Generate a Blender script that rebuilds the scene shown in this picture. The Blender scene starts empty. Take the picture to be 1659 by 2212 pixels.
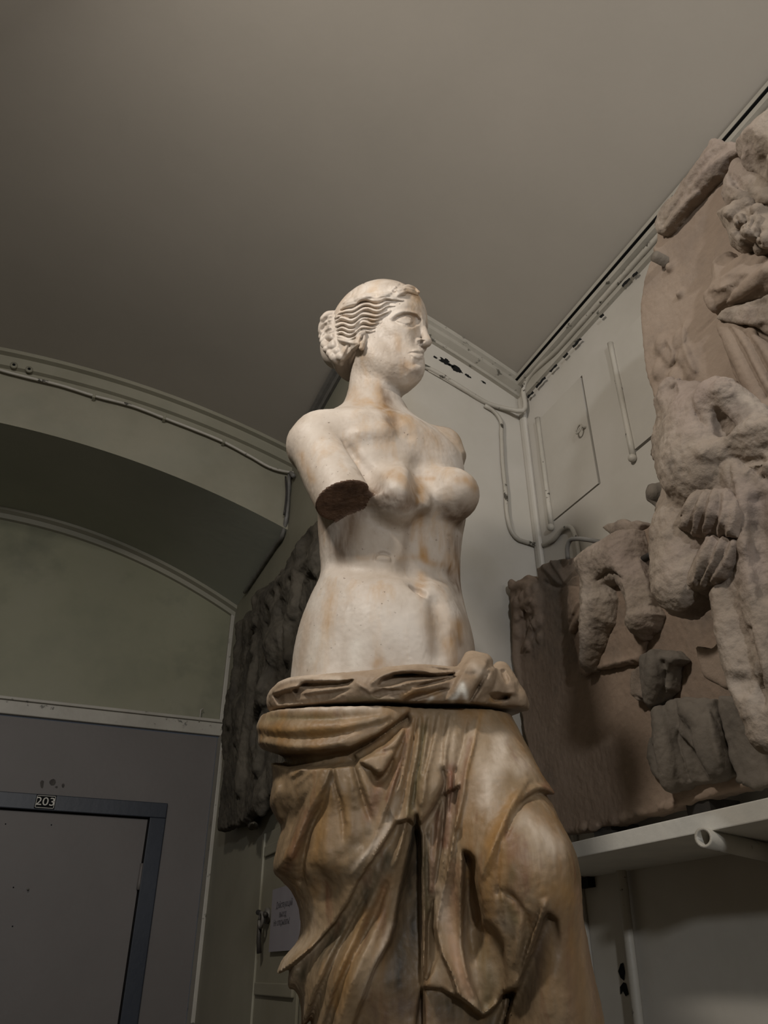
import bpy, bmesh, math, random
import numpy as np
from mathutils import Vector, Matrix

# ------------------------------------------------------------------ camera, world, lights, exposure
W_PX, H_PX = 1659, 2212
F = 1660.0                       # focal length in pixels
CX, CY = 829.5, 1106.0
TH = math.atan(994 / 1660)       # pitch above the horizon
YAW = math.radians(22.95)        # heading, clockwise from +Y
EYE = 1.5
D = 1.3                          # horizontal distance to the statue's axis
S = bpy.context.scene
cam_d = bpy.data.cameras.new('camera'); cam = bpy.data.objects.new('camera', cam_d)
S.collection.objects.link(cam); S.camera = cam
cam.location = (0, 0, EYE)
cam.rotation_euler = (math.pi / 2 + TH, 0, -YAW)
cam_d.sensor_fit = 'VERTICAL'; cam_d.sensor_height = 36; cam_d.lens = 36 * F / H_PX
cam_d.clip_start = 0.02; cam_d.clip_end = 60

wd = bpy.data.worlds.new('world'); S.world = wd; wd.use_nodes = True
wd.node_tree.nodes['Background'].inputs[0].default_value = (0.55, 0.62, 0.75, 1)
wd.node_tree.nodes['Background'].inputs[1].default_value = 0.05

def area_light(name, loc, aim, sx, sy, watt, col):
    l = bpy.data.lights.new(name, 'AREA'); l.shape = 'RECTANGLE'; l.size = sx; l.size_y = sy
    l.energy = watt; l.color = col
    o = bpy.data.objects.new(name, l); S.collection.objects.link(o); o.location = loc
    o.rotation_euler = (Vector(aim) - Vector(loc)).to_track_quat('-Z', 'Y').to_euler()
    return o
pl_ = bpy.data.lights.new('bare_ceiling_lamp', 'POINT'); pl_.energy = 4; pl_.color = (1.0, 0.90, 0.78); pl_.shadow_soft_size = 0.07
pl_o = bpy.data.objects.new('bare_ceiling_lamp', pl_); S.collection.objects.link(pl_o); pl_o.location = (-0.52, 0.52, 3.16)
area_light('ceiling_lamp_shade_light', (-0.54, 0.52, 3.22), (0.40, 1.1, 1.9), 0.20, 0.14, 19, (1.0, 0.93, 0.85))
area_light('added_ceiling_fill', (0.85, -1.25, 2.30), (1.0, -0.8, 4.0), 0.5, 0.5, 23, (1.0, 0.97, 0.94))  # no fitting here: added to brighten the ceiling and give soft fill
area_light('far_lamp_light', (-0.9, -3.5, 2.53), (0.9, 1.2, 2.1), 0.18, 0.14, 58, (0.95, 0.97, 1.0))

S.view_settings.view_transform = 'Standard'; S.view_settings.look = 'None'
S.view_settings.exposure = -0.08; S.view_settings.gamma = 1.0; S.view_settings.use_curve_mapping = False

# ------------------------------------------------------------------ helpers
C = S.collection
def pray(x, y):
    """viewing direction of a photo pixel in level camera axes (right, away, up)"""
    u = CY - y
    return (x - CX, F * math.cos(TH) - u * math.sin(TH), u * math.cos(TH) + F * math.sin(TH))
def wray(x, y):
    r, h, z = pray(x, y)
    return np.array([r * math.cos(YAW) + h * math.sin(YAW), -r * math.sin(YAW) + h * math.cos(YAW), z])
def atX(x, y, X): d = wray(x, y); return d * (X / d[0]) + [0, 0, EYE]
def atY(x, y, Y): d = wray(x, y); return d * (Y / d[1]) + [0, 0, EYE]
def P(x, y, d=0.0):
    """statue space: (right, away from the statue axis, height)"""
    r, h, z = pray(x, y); t = (D + d) / h
    return np.array([r * t, d, EYE + z * t])
def pxm(x, y, d=0.0):
    return (D + d) / pray(x, y)[1]

def tag(o, label=None, cat=None, group=None, kind=None):
    if label: o['label'] = label
    if cat: o['category'] = cat
    if group: o['group'] = group
    if kind: o['kind'] = kind
    return o
def empty(name, loc=(0, 0, 0), rz=0.0):
    o = bpy.data.objects.new(name, None); C.objects.link(o); o.location = loc; o.rotation_euler = (0, 0, rz)
    o.empty_display_size = 0.05
    return o
def link_mesh(name, me, mat=None, parent=None):
    o = bpy.data.objects.new(name, me); C.objects.link(o)
    if mat: me.materials.append(mat)
    if parent: o.parent = parent
    return o
def np_mesh(name, V, Q, mat=None, parent=None, smooth=True):
    me = bpy.data.meshes.new(name)
    V = np.asarray(V, np.float32); Q = np.asarray(Q, np.int32)
    me.vertices.add(len(V)); me.vertices.foreach_set('co', V.ravel())
    k = Q.shape[1]
    me.loops.add(Q.size); me.loops.foreach_set('vertex_index', Q.ravel())
    me.polygons.add(len(Q)); me.polygons.foreach_set('loop_start', np.arange(0, Q.size, k, dtype=np.int32))
    me.polygons.foreach_set('loop_total', np.full(len(Q), k, np.int32))
    me.update(calc_edges=True); me.validate()
    if smooth: me.polygons.foreach_set('use_smooth', np.ones(len(me.polygons), bool))
    return link_mesh(name, me, mat, parent)

_rng = np.random.RandomState(7)
_LAT = _rng.rand(32, 32, 32).astype(np.float32) * 2 - 1
def vnoise(p):
    i = np.floor(p).astype(np.int32); f = (p - i).astype(np.float32); f = f * f * (3 - 2 * f)
    x0, y0, z0 = (i & 31).T; x1, y1, z1 = ((i + 1) & 31).T
    fx, fy, fz = f.T
    a = _LAT[x0, y0, z0] * (1 - fx) + _LAT[x1, y0, z0] * fx
    b = _LAT[x0, y1, z0] * (1 - fx) + _LAT[x1, y1, z0] * fx
    c = _LAT[x0, y0, z1] * (1 - fx) + _LAT[x1, y0, z1] * fx
    d = _LAT[x0, y1, z1] * (1 - fx) + _LAT[x1, y1, z1] * fx
    return (a * (1 - fy) + b * fy) * (1 - fz) + (c * (1 - fy) + d * fy) * fz
def fbm(p, octv=4, gain=0.5):
    s = 0; a = 1.0
    for k in range(octv):
        s = s + a * vnoise(p * (2.0 ** k) + 11.3 * k); a *= gain
    return s

class Field:
    """signed distance samples on a box; shapes are blended in or carved out, then meshed"""
    def __init__(s, lo, hi, h):
        s.lo = np.array(lo, np.float32); s.h = h
        s.n = np.ceil((np.array(hi) - lo) / h).astype(int) + 1
        s.f = np.full(s.n, 0.2, np.float32)
    def sub(s, lo, hi):
        a = np.clip(np.floor((np.array(lo) - s.lo) / s.h).astype(int), 0, s.n)
        b = np.clip(np.ceil((np.array(hi) - s.lo) / s.h).astype(int) + 1, 0, s.n)
        if np.any(b <= a): return None
        sl = tuple(slice(a[i], b[i]) for i in range(3))
        ax = [(s.lo[i] + s.h * np.arange(a[i], b[i])).astype(np.float32) for i in range(3)]
        return sl, ax[0][:, None, None], ax[1][None, :, None], ax[2][None, None, :]
    def blend(s, sl, d, k, mode):
        f = s.f[sl]
        if mode > 0:
            hh = np.maximum(k - np.abs(f - d), 0) / k
            s.f[sl] = np.minimum(f, d) - hh * hh * k * 0.25
        else:
            d = -d
            hh = np.maximum(k - np.abs(f - d), 0) / k
            s.f[sl] = np.maximum(f, d) + hh * hh * k * 0.25
    def ell(s, c, r, k=0.01, mode=1, R=None):
        c = np.asarray(c, float); r = np.asarray(r, float); m = r.max() + k + 3 * s.h
        g = s.sub(c - m, c + m)
        if g is None: return
        sl, x, y, z = g; x = x - c[0]; y = y - c[1]; z = z - c[2]
        if R is not None:     # rows of R: local axes
            x, y, z = (R[0][0]*x + R[0][1]*y + R[0][2]*z, R[1][0]*x + R[1][1]*y + R[1][2]*z, R[2][0]*x + R[2][1]*y + R[2][2]*z)
        q = np.sqrt((x / r[0]) ** 2 + (y / r[1]) ** 2 + (z / r[2]) ** 2) + 1e-6
        L = np.sqrt(x * x + y * y + z * z)
        d = np.maximum(L * (1 - 1 / q), (q - 1) * r.min())
        d = np.where(q < 1, (q - 1) * r.min(), d)
        s.blend(sl, d.astype(np.float32), k, mode)
    def stroke(s, pts, rad, k=0.006, mode=1, clip=None):
        """chain of round cones through pts (Nx3) with radii rad"""
        pts = np.asarray(pts, float); rad = np.broadcast_to(np.asarray(rad, float), (len(pts),))
        m = rad.max() + k + 2 * s.h
        g = s.sub(pts.min(0) - m, pts.max(0) + m)
        if g is None: return
        sl, x, y, z = g; best = None
        # per segment in its own box
        for i in range(len(pts) - 1):
            a, b = pts[i], pts[i + 1]; ra, rb = rad[i], rad[i + 1]
            mm = max(ra, rb) + k + 2 * s.h
            g2 = s.sub(np.minimum(a, b) - mm, np.maximum(a, b) + mm)
            if g2 is None: continue
            sl2, x, y, z = g2
            ab = b - a; L2 = float(ab @ ab) + 1e-12
            t = np.clip(((x - a[0]) * ab[0] + (y - a[1]) * ab[1] + (z - a[2]) * ab[2]) / L2, 0, 1)
            d = np.sqrt((x - a[0] - t * ab[0]) ** 2 + (y - a[1] - t * ab[1]) ** 2 + (z - a[2] - t * ab[2]) ** 2) - (ra + t * (rb - ra))
            if best is None: best = np.full([q.stop - q.start for q in sl], 1.0, np.float32)
            o = tuple(slice(sl2[j].start - sl[j].start, sl2[j].stop - sl[j].start) for j in range(3))
            best[o] = np.minimum(best[o], d)
        if best is None: return
        if clip is not None:
            _, x, y, z = g
            n, p0 = clip
            best = np.maximum(best, (x - p0[0]) * n[0] + (y - p0[1]) * n[1] + (z - p0[2]) * n[2])
        s.blend(sl, best, k, mode)
    def plane(s, n, p0, k=0.003, mode=-1, lo=None, hi=None):
        """cut away the half space in direction n beyond p0"""
        lo = s.lo if lo is None else lo
        hi = s.lo + s.h * s.n if hi is None else hi
        sl, x, y, z = s.sub(lo, hi)
        d = -((x - p0[0]) * n[0] + (y - p0[1]) * n[1] + (z - p0[2]) * n[2])
        s.blend(sl, d.astype(np.float32) + 0 * s.f[sl], k, mode)
    def loft(s, zs, cx, cy, a, b, rot, n=2.3, k=0.01):
        """stack of rotated super-ellipses along z"""
        o = np.argsort(zs); zs = np.array(zs)[o]
        zz = s.lo[2] + s.h * np.arange(s.n[2])
        it = lambda v: smooth_interp(zz, zs, np.array(v)[o]).astype(np.float32)
        cx, cy, a, b, rot = map(it, (cx, cy, a, b, rot))
        sl, x, y, z = s.sub(s.lo, s.lo + s.h * s.n)
        X = x - cx; Y = y - cy; co, si = np.cos(rot), np.sin(rot)
        U = np.abs(X * co + Y * si) / a; V = np.abs(-X * si + Y * co) / b
        q = np.maximum((U ** n + V ** n) ** (1 / n), 0.05); L = np.sqrt(X * X + Y * Y)
        d = L * (1 - 1 / q)
        end = np.maximum(zs[0] - z, z - zs[-1]).astype(np.float32)
        d = np.maximum(d, end)
        s.blend(sl, d.astype(np.float32), k, 1)
    def sample(s, p):
        q = (p - s.lo) / s.h; i = np.clip(np.floor(q).astype(int), 0, s.n - 2); f = np.clip(q - i, 0, 1)
        r = 0
        for dx in (0, 1):
            for dy in (0, 1):
                for dz in (0, 1):
                    w = (f[:, 0] if dx else 1 - f[:, 0]) * (f[:, 1] if dy else 1 - f[:, 1]) * (f[:, 2] if dz else 1 - f[:, 2])
                    r = r + w * s.f[i[:, 0] + dx, i[:, 1] + dy, i[:, 2] + dz]
        return r
    def mesh(s):
        f = s.f; f[0] = f[-1] = 0.1; f[:, 0] = f[:, -1] = 0.1; f[:, :, 0] = f[:, :, -1] = 0.1
        ins = f < 0
        cnt = np.zeros(np.array(f.shape) - 1, np.int8)
        for dx in (0, 1):
            for dy in (0, 1):
                for dz in (0, 1):
                    cnt += ins[dx:f.shape[0] - 1 + dx, dy:f.shape[1] - 1 + dy, dz:f.shape[2] - 1 + dz]
        act = np.argwhere((cnt > 0) & (cnt < 8)); del cnt
        idx = np.full(np.array(f.shape) - 1, -1, np.int32); idx[tuple(act.T)] = np.arange(len(act))
        c = {}
        for dx in (0, 1):
            for dy in (0, 1):
                for dz in (0, 1): c[dx, dy, dz] = f[act[:, 0] + dx, act[:, 1] + dy, act[:, 2] + dz]
        acc = np.zeros((len(act), 3), np.float32); num = np.zeros(len(act), np.float32)
        for ax in range(3):
            for u in (0, 1):
                for v in (0, 1):
                    k0 = [u, v]; k0.insert(ax, 0); k1 = [u, v]; k1.insert(ax, 1)
                    a = c[tuple(k0)]; b = c[tuple(k1)]; m = (a < 0) != (b < 0)
                    t = np.where(m, a / np.where(m, a - b, 1), 0)
                    e = np.tile(np.array(k0, np.float32), (len(act), 1)); e[:, ax] = t
                    acc += e * m[:, None]; num += m
        V = (act + acc / num[:, None]) * s.h + s.lo
        Q = []
        for ax in range(3):
            o1, o2 = [(1, 2), (2, 0), (0, 1)][ax]
            A = np.moveaxis(ins, ax, 0)[:-1]; B = np.moveaxis(ins, ax, 0)[1:]
            dif = np.moveaxis(A != B, 0, ax); e = np.argwhere(dif)
            e = e[(e[:, o1] > 0) & (e[:, o2] > 0)]
            def at(a1, a2):
                g = e.copy(); g[:, o1] -= a1; g[:, o2] -= a2
                return idx[tuple(g.T)]
            q = np.stack([at(1, 1), at(0, 1), at(0, 0), at(1, 0)], 1)
            flip = ~ins[tuple(e.T)]
            q[flip] = q[flip][:, ::-1]
            Q.append(q)
        Q = np.concatenate(Q); Q = Q[(Q >= 0).all(1)]
        return V.astype(np.float32), Q
def smooth_interp(x, xp, fp):
    """monotone-ish cubic interpolation"""
    xp = np.asarray(xp, float); fp = np.asarray(fp, float); m = np.gradient(fp, xp)
    i = np.clip(np.searchsorted(xp, x) - 1, 0, len(xp) - 2); hh = xp[i + 1] - xp[i]
    t = np.clip((x - xp[i]) / hh, 0, 1)
    return ((2*t**3 - 3*t**2 + 1) * fp[i] + (t**3 - 2*t**2 + t) * hh * m[i] + (-2*t**3 + 3*t**2) * fp[i+1] + (t**3 - t**2) * hh * m[i+1])
def relax(V, Q, n=1, lam=.5):
    """even out the voxel steps"""
    cnt = np.zeros(len(V)); 
    e = np.concatenate([Q[:, [0, 1]], Q[:, [1, 2]], Q[:, [2, 3]], Q[:, [3, 0]]]); e = np.concatenate([e, e[:, ::-1]])
    cnt = np.bincount(e[:, 0], minlength=len(V))
    for _ in range(n):
        A = np.stack([np.bincount(e[:, 0], V[e[:, 1], k], len(V)) for k in range(3)], 1) / np.maximum(cnt, 1)[:, None]
        V = (V * (1 - lam) + A * lam).astype(np.float32)
    return V
def normals(V, Q):
    n = np.cross(V[Q[:, 2]] - V[Q[:, 0]], V[Q[:, 3]] - V[Q[:, 1]])
    N = np.zeros_like(V)
    for k in range(4):
        for a in range(3): N[:, a] += np.bincount(Q[:, k], n[:, a], len(V)).astype(np.float32)
    return N / (np.linalg.norm(N, axis=1, keepdims=True) + 1e-12)
def resample(pts, step):
    """smooth curve through control points; pts rows may carry extra columns"""
    pts = np.asarray(pts, float)
    if len(pts) < 3: t = np.linspace(0, 1, 4)[:, None]; return pts[0] * (1 - t) + pts[-1] * t
    L = np.r_[0, np.cumsum(np.linalg.norm(np.diff(pts[:, :2], axis=0), axis=1))]
    u = np.linspace(0, L[-1], max(4, int(L[-1] / step)))
    return np.stack([smooth_interp(u, L, pts[:, k]) for k in range(pts.shape[1])], 1)
class Sculpt:
    """strokes laid on a Field's surface; a point of the surface is named by the photo pixel that shows it"""
    def __init__(s, F_, dirf, frm=(0, -D, EYE), t0=0.5, t1=2.2, also=None):
        s.F = F_; s.also = also; s.dirf = dirf; s.o = np.array(frm, float); s.t0 = t0; s.t1 = t1
    def hit(s, xy, lift=0.0):
        xy = np.atleast_2d(xy)
        d = np.array([s.dirf(x, y) for x, y in xy[:, :2]]); d /= np.linalg.norm(d, axis=1, keepdims=True)
        n = int((s.t1 - s.t0) / (s.F.h * 1.0)); T = np.linspace(s.t0, s.t1, n)
        out = np.zeros((len(xy), 3))
        for i in range(len(xy)):
            p = s.o + T[:, None] * d[i]
            ok = ((p >= s.F.lo) & (p <= s.F.lo + s.F.h * (s.F.n - 1))).all(1)
            v = np.full(n, 1.0); 
            if ok.any(): v[ok] = s.F.sample(p[ok])
            if s.also is not None: v = np.minimum(v, s.also.sample(p) + 1.0 * ~((p >= s.also.lo) & (p <= s.also.lo + s.also.h * (s.also.n - 1))).all(1))
            w = np.flatnonzero(v < 0)
            j = w[0] if len(w) else int(np.argmin(v))
            tt = T[j]
            if len(w) and j > 0 and v[j-1] < 1: tt = T[j-1] + (T[j]-T[j-1]) * v[j-1] / (v[j-1] - v[j] + 1e-9)
            out[i] = s.o + (tt - lift) * d[i]
        return out
    def line(s, pts, r, sink=0.45, k=None, step=16, cr=None):
        """ridge (r>0) or groove (r<0); pts are pixels (x, y[, radius factor])"""
        pts = np.array([tuple(p) + (1.0,) * (3 - len(p)) for p in pts], float)
        if cr: pts[:, 0] = cr[0] + pts[:, 0] / cr[2]; pts[:, 1] = cr[1] + pts[:, 1] / cr[2]
        q = resample(pts, step); ar = abs(r) * np.clip(q[:, 2], 0.15, 3)
        h = s.hit(q[:, :2])
        d = np.array([s.dirf(x, y) for x, y in q[:, :2]]); d /= np.linalg.norm(d, axis=1, keepdims=True)
        h = h + d * (ar * (sink if r > 0 else -sink))[:, None]
        h[1:-1] = (h[:-2] + 2 * h[1:-1] + h[2:]) / 4
        s.F.stroke(h, ar, k if k else abs(r) * 0.8, 1 if r > 0 else -1)
        return h

def proj_statue(V):
    f = V[:, 1] + D; z = V[:, 2] - EYE; k = F * math.cos(TH); kk = F * math.sin(TH)
    # camera axes
    zc = f * math.cos(TH) + z * math.sin(TH); up = z * math.cos(TH) - f * math.sin(TH)
    return CX + F * V[:, 0] / zc, CY - F * up / zc, zc
def proj_world(V):
    r = V[:, 0] * math.cos(YAW) - V[:, 1] * math.sin(YAW); f = V[:, 0] * math.sin(YAW) + V[:, 1] * math.cos(YAW)
    return proj_statue(np.stack([r, f - D, V[:, 2]], 1))
class Pleats:
    """sharp folds: each is a line on the surface with a height, a gentle side and a steep side"""
    def __init__(s, proj, eye): s.items = []; s.proj = proj; s.eye = np.array(eye, np.float32)
    def add(s, pts, A, wl, wr, cr=None):
        pts = np.array([tuple(p) + (1.0,) * (3 - len(p)) for p in pts], float)
        if cr: pts[:, 0] = cr[0] + pts[:, 0] / cr[2]; pts[:, 1] = cr[1] + pts[:, 1] / cr[2]
        s.items.append((resample(pts, 7), A, wl, wr))
    def apply(s, V, Q, N=None):
        if N is None: N = normals(V, Q)
        x, y, zc = s.proj(V)
        d = s.eye - V; d /= np.linalg.norm(d, axis=1, keepdims=True)
        vis = np.clip((N * d).sum(1) * 4, 0, 1); H_ = np.zeros(len(V))
        for q, A, wl, wr in s.items:
            m = 4 * max(wl, wr)
            idx = np.flatnonzero((x > q[:, 0].min() - m) & (x < q[:, 0].max() + m) & (y > q[:, 1].min() - m) & (y < q[:, 1].max() + m) & (vis > 0))
            if not len(idx): continue
            X, Y = x[idx], y[idx]; bd = np.full(len(idx), 1e9); bs = np.zeros(len(idx)); bf = np.zeros(len(idx))
            for i in range(len(q) - 1):
                ax, ay, fa = q[i]; ex, ey = q[i + 1, 0] - ax, q[i + 1, 1] - ay; L2 = ex * ex + ey * ey + 1e-9
                t = np.clip(((X - ax) * ex + (Y - ay) * ey) / L2, 0, 1); dx = X - ax - t * ex; dy = Y - ay - t * ey
                dd = dx * dx + dy * dy; m_ = dd < bd
                bd[m_] = dd[m_]; bs[m_] = (np.sign(ex * dy - ey * dx) * np.sqrt(dd))[m_]; bf[m_] = (fa + t * (q[i + 1, 2] - fa))[m_]
            w = np.where(bs > 0, wr, wl) * np.clip(bf, .3, 2)
            u = np.abs(bs) / w; H_[idx] += A * bf * np.exp(-u ** 1.5) * vis[idx]
        return V + N * H_[:, None].astype(np.float32)
class HeightMap:
    """relief of overlapping cloth layers: height in metres, laid out over the front of a form"""
    def __init__(s, x0, y0, x1, y1, sub=1.0):
        s.x0, s.y0, s.sub = x0, y0, sub
        s.X, s.Y = np.meshgrid(np.arange(x0, x1, 1 / sub), np.arange(y0, y1, 1 / sub), indexing='ij'); s.h = np.zeros(s.X.shape)
        s.cr = (0, 0, 1)
    def tr(s, pts):
        p = np.array([tuple(q) + (1.0,) * (3 - len(q)) for q in pts], float)
        p[:, 0] = s.cr[0] + p[:, 0] / s.cr[2]; p[:, 1] = s.cr[1] + p[:, 1] / s.cr[2]; return p
    def region(s, poly, v, soft=1.5, fade=None, mode='add'):
        """fade=(x,y,x,y): value dies away from the first point to the second"""
        p = s.tr(poly)[:, :2]; m = 3 * soft + 4
        i0, i1 = [int(np.clip((q - s.x0) * s.sub, 0, s.h.shape[0])) for q in (p[:, 0].min() - m, p[:, 0].max() + m)]
        j0, j1 = [int(np.clip((q - s.y0) * s.sub, 0, s.h.shape[1])) for q in (p[:, 1].min() - m, p[:, 1].max() + m)]
        if i1 <= i0 or j1 <= j0: return
        sl = (slice(i0, i1), slice(j0, j1)); X, Y = s.X[sl], s.Y[sl]
        d = poly_sd(X, Y, p); a = np.clip(.5 - d / (2 * soft), 0, 1); a = a * a * (3 - 2 * a)
        if fade:
            f = s.tr([(fade[0], fade[1]), (fade[2], fade[3])])[:, :2]; e = f[1] - f[0]
            t = np.clip(((X - f[0, 0]) * e[0] + (Y - f[0, 1]) * e[1]) / (e @ e), 0, 1); a = a * (1 - t * t * (3 - 2 * t))
        if mode == 'add': s.h[sl] += v * a
        else: s.h[sl] = s.h[sl] * (1 - a) + v * a
    def crease(s, pts, A, wl, wr=None, p=1.4):
        """line with height A; wl / wr: reach in pixels to the left / right of its direction on the picture"""
        wr = wl if wr is None else wr
        q = resample(s.tr(pts), 6); m = 4 * max(wl, wr)
        i0, i1 = [int(np.clip((v - s.x0) * s.sub, 0, s.h.shape[0])) for v in (q[:, 0].min() - m, q[:, 0].max() + m)]
        j0, j1 = [int(np.clip((v - s.y0) * s.sub, 0, s.h.shape[1])) for v in (q[:, 1].min() - m, q[:, 1].max() + m)]
        if i1 <= i0 or j1 <= j0: return
        sl = (slice(i0, i1), slice(j0, j1)); X, Y = s.X[sl], s.Y[sl]
        bd = np.full(X.shape, 1e9); bs = np.zeros(X.shape); bf = np.zeros(X.shape)
        for i in range(len(q) - 1):
            ax, ay, fa = q[i]; ex, ey = q[i + 1, 0] - ax, q[i + 1, 1] - ay
            t = np.clip(((X - ax) * ex + (Y - ay) * ey) / (ex * ex + ey * ey + 1e-9), 0, 1); dx = X - ax - t * ex; dy = Y - ay - t * ey
            dd = dx * dx + dy * dy; k = dd < bd
            bd[k] = dd[k]; bs[k] = (ex * dy - ey * dx)[k]; bf[k] = (fa + t * (q[i + 1, 2] - fa))[k]
        w = np.where(bs < 0, wr, wl) * np.clip(bf, .35, 2)     # image y runs down: negative cross = right-hand side on the picture
        s.h[sl] += A * bf * np.exp(-(np.sqrt(bd) / w) ** p)
    def at(s, x, y):
        u = np.clip((x - s.x0) * s.sub, 0, s.h.shape[0] - 1.001); v = np.clip((y - s.y0) * s.sub, 0, s.h.shape[1] - 1.001)
        i = u.astype(int); j = v.astype(int); a = u - i; b = v - j
        r = s.h[i, j] * (1 - a) * (1 - b) + s.h[i + 1, j] * a * (1 - b) + s.h[i, j + 1] * (1 - a) * b + s.h[i + 1, j + 1] * a * b
        out = (x < s.x0) | (y < s.y0) | (x > s.x0 + s.h.shape[0] / s.sub) | (y > 4000)
        return np.where(out, 0, r)
    def blur(s, n):
        for _ in range(n):
            for ax in (0, 1):
                p = np.pad(s.h, [(1, 1) if k == ax else (0, 0) for k in (0, 1)], mode='edge')
                lo = np.take(p, range(0, s.h.shape[ax]), ax); hi = np.take(p, range(2, s.h.shape[ax] + 2), ax)
                s.h = .25 * lo + .5 * s.h + .25 * hi
    def carve(s, Fd, proj, y0=.02, y1=.09):
        """move the surface of a field outwards by the height map, on its front side (statue space y < y0)"""
        ny = int((y1 - Fd.lo[1]) / Fd.h); ax = [Fd.lo[i] + Fd.h * np.arange(Fd.n[i]) for i in range(3)]
        for i in range(Fd.n[0]):
            band = np.argwhere(np.abs(Fd.f[i, :ny]) < .09)
            if not len(band): continue
            V = np.stack([np.full(len(band), ax[0][i]), ax[1][band[:, 0]], ax[2][band[:, 1]]], 1)
            x, y, _ = proj(V); w = np.clip((y1 - V[:, 1]) / (y1 - y0), 0, 1)
            Fd.f[i, band[:, 0], band[:, 1]] -= (s.at(x, y) * w).astype(np.float32)
def poly_sd(Y, Z, poly):
    """signed distance to a polygon"""
    d = np.full(np.broadcast(Y, Z).shape, 1e9, np.float32); ins = np.zeros(d.shape, bool); n = len(poly)
    for i in range(n):
        a = poly[i]; b = poly[(i + 1) % n]; e = b - a; w0 = Y - a[0]; w1 = Z - a[1]
        t = np.clip((w0 * e[0] + w1 * e[1]) / (e @ e + 1e-12), 0, 1)
        d = np.minimum(d, (w0 - t * e[0]) ** 2 + (w1 - t * e[1]) ** 2)
        c = ((a[1] > Z) != (b[1] > Z)) & (Y < (b[0] - a[0]) * (Z - a[1]) / (b[1] - a[1] + 1e-12) + a[0])
        ins ^= c
    d = np.sqrt(d); return np.where(ins, -d, d)
# ------------------------------------------------------------------ materials
M = {}
def lin(c): return tuple(((v / 255) / 12.92 if v / 255 <= .04045 else ((v / 255 + .055) / 1.055) ** 2.4) for v in c) + (1,)
def mat(name, cols, scale=4.0, rough=.75, bump=.15, bscale=60, stretch=(1, 1, 1), pos=None, detail=6, spec=.3, dist=.004):
    m = bpy.data.materials.new(name); m.use_nodes = True; nt = m.node_tree; N = nt.nodes; Lk = nt.links
    b = N['Principled BSDF']; b.inputs['Roughness'].default_value = rough; b.inputs['Specular IOR Level'].default_value = spec
    tc = N.new('ShaderNodeTexCoord'); mp = N.new('ShaderNodeMapping'); mp.inputs['Scale'].default_value = stretch
    Lk.new(tc.outputs['Object'], mp.inputs[0])
    n = N.new('ShaderNodeTexNoise'); n.inputs['Scale'].default_value = scale; n.inputs['Detail'].default_value = detail; n.inputs['Roughness'].default_value = .6
    Lk.new(mp.outputs[0], n.inputs['Vector'])
    cr = N.new('ShaderNodeValToRGB'); Lk.new(n.outputs['Fac'], cr.inputs[0])
    k = len(cols); pos = pos or [.3 + .4 * i / max(1, k - 1) for i in range(k)]
    e = cr.color_ramp.elements
    while len(e) < k: e.new(.5)
    for i in range(k): e[i].position = pos[i]; e[i].color = lin(cols[i])
    if k == 1: e[0].color = e[-1].color = lin(cols[0])
    Lk.new(cr.outputs[0], b.inputs['Base Color'])
    if bump:
        n2 = N.new('ShaderNodeTexNoise'); n2.inputs['Scale'].default_value = bscale; n2.inputs['Detail'].default_value = 8
        Lk.new(tc.outputs['Object'], n2.inputs['Vector'])
        bp = N.new('ShaderNodeBump'); bp.inputs['Strength'].default_value = bump; bp.inputs['Distance'].default_value = dist
        Lk.new(n2.outputs['Fac'], bp.inputs['Height']); Lk.new(bp.outputs[0], b.inputs['Normal'])
    M[name] = m; m['ramp'] = cr.name
    return m
def overlay(m, col, scale, stretch, lo, hi, seed=0.0, fac=1.0, vor=False):
    """mix a second colour in where another noise is high"""
    nt = m.node_tree; N = nt.nodes; Lk = nt.links; b = N['Principled BSDF']
    src = b.inputs['Base Color'].links[0].from_socket
    tc = N.new('ShaderNodeTexCoord'); mp = N.new('ShaderNodeMapping'); mp.inputs['Scale'].default_value = stretch; mp.inputs['Location'].default_value = (seed, seed * 1.7, seed * .6)
    Lk.new(tc.outputs['Object'], mp.inputs[0])
    if vor:
        n = N.new('ShaderNodeTexVoronoi'); n.inputs['Scale'].default_value = scale; Lk.new(mp.outputs[0], n.inputs['Vector']); o = n.outputs['Distance']
    else:
        n = N.new('ShaderNodeTexNoise'); n.inputs['Scale'].default_value = scale; n.inputs['Detail'].default_value = 5; n.inputs['Roughness'].default_value = .62
        Lk.new(mp.outputs[0], n.inputs['Vector']); o = n.outputs['Fac']
    mr = N.new('ShaderNodeMapRange'); mr.inputs[1].default_value = lo; mr.inputs[2].default_value = hi; mr.inputs[3].default_value = 0; mr.inputs[4].default_value = fac
    mr.clamp = True; Lk.new(o, mr.inputs[0])
    mx = N.new('ShaderNodeMix'); mx.data_type = 'RGBA'; Lk.new(mr.outputs[0], mx.inputs[0]); Lk.new(src, mx.inputs[6]); mx.inputs[7].default_value = lin(col)
    Lk.new(mx.outputs[2], b.inputs['Base Color']); return m
m = mat('plaster_body', [(158, 143, 126), (184, 172, 159), (197, 188, 177)], 7, .5, .25, 90, (1, 1, .55), [.3, .5, .7], spec=.35, dist=.002)
overlay(m, (172, 138, 96), 9, (1.6, 1.6, .45), .52, .72, 3.1, .75)
overlay(m, (120, 92, 64), 14, (1.5, 1.5, .4), .60, .78, 8.4, .6)
overlay(m, (84, 66, 48), 120, (1, 1, 1), .66, .72, 1.0, .7)
overlay(m, (222, 214, 204), 5, (1, 1, .8), .52, .66, 6.6, .5)
m = mat('plaster_cloth', [(96, 78, 56), (136, 115, 88), (174, 156, 134)], 6, .5, .3, 80, (1.6, 1.6, .45), [.3, .5, .72], spec=.35, dist=.003)
overlay(m, (136, 100, 56), 8, (2, 2, .4), .50, .68, 2.2, .7)
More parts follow.
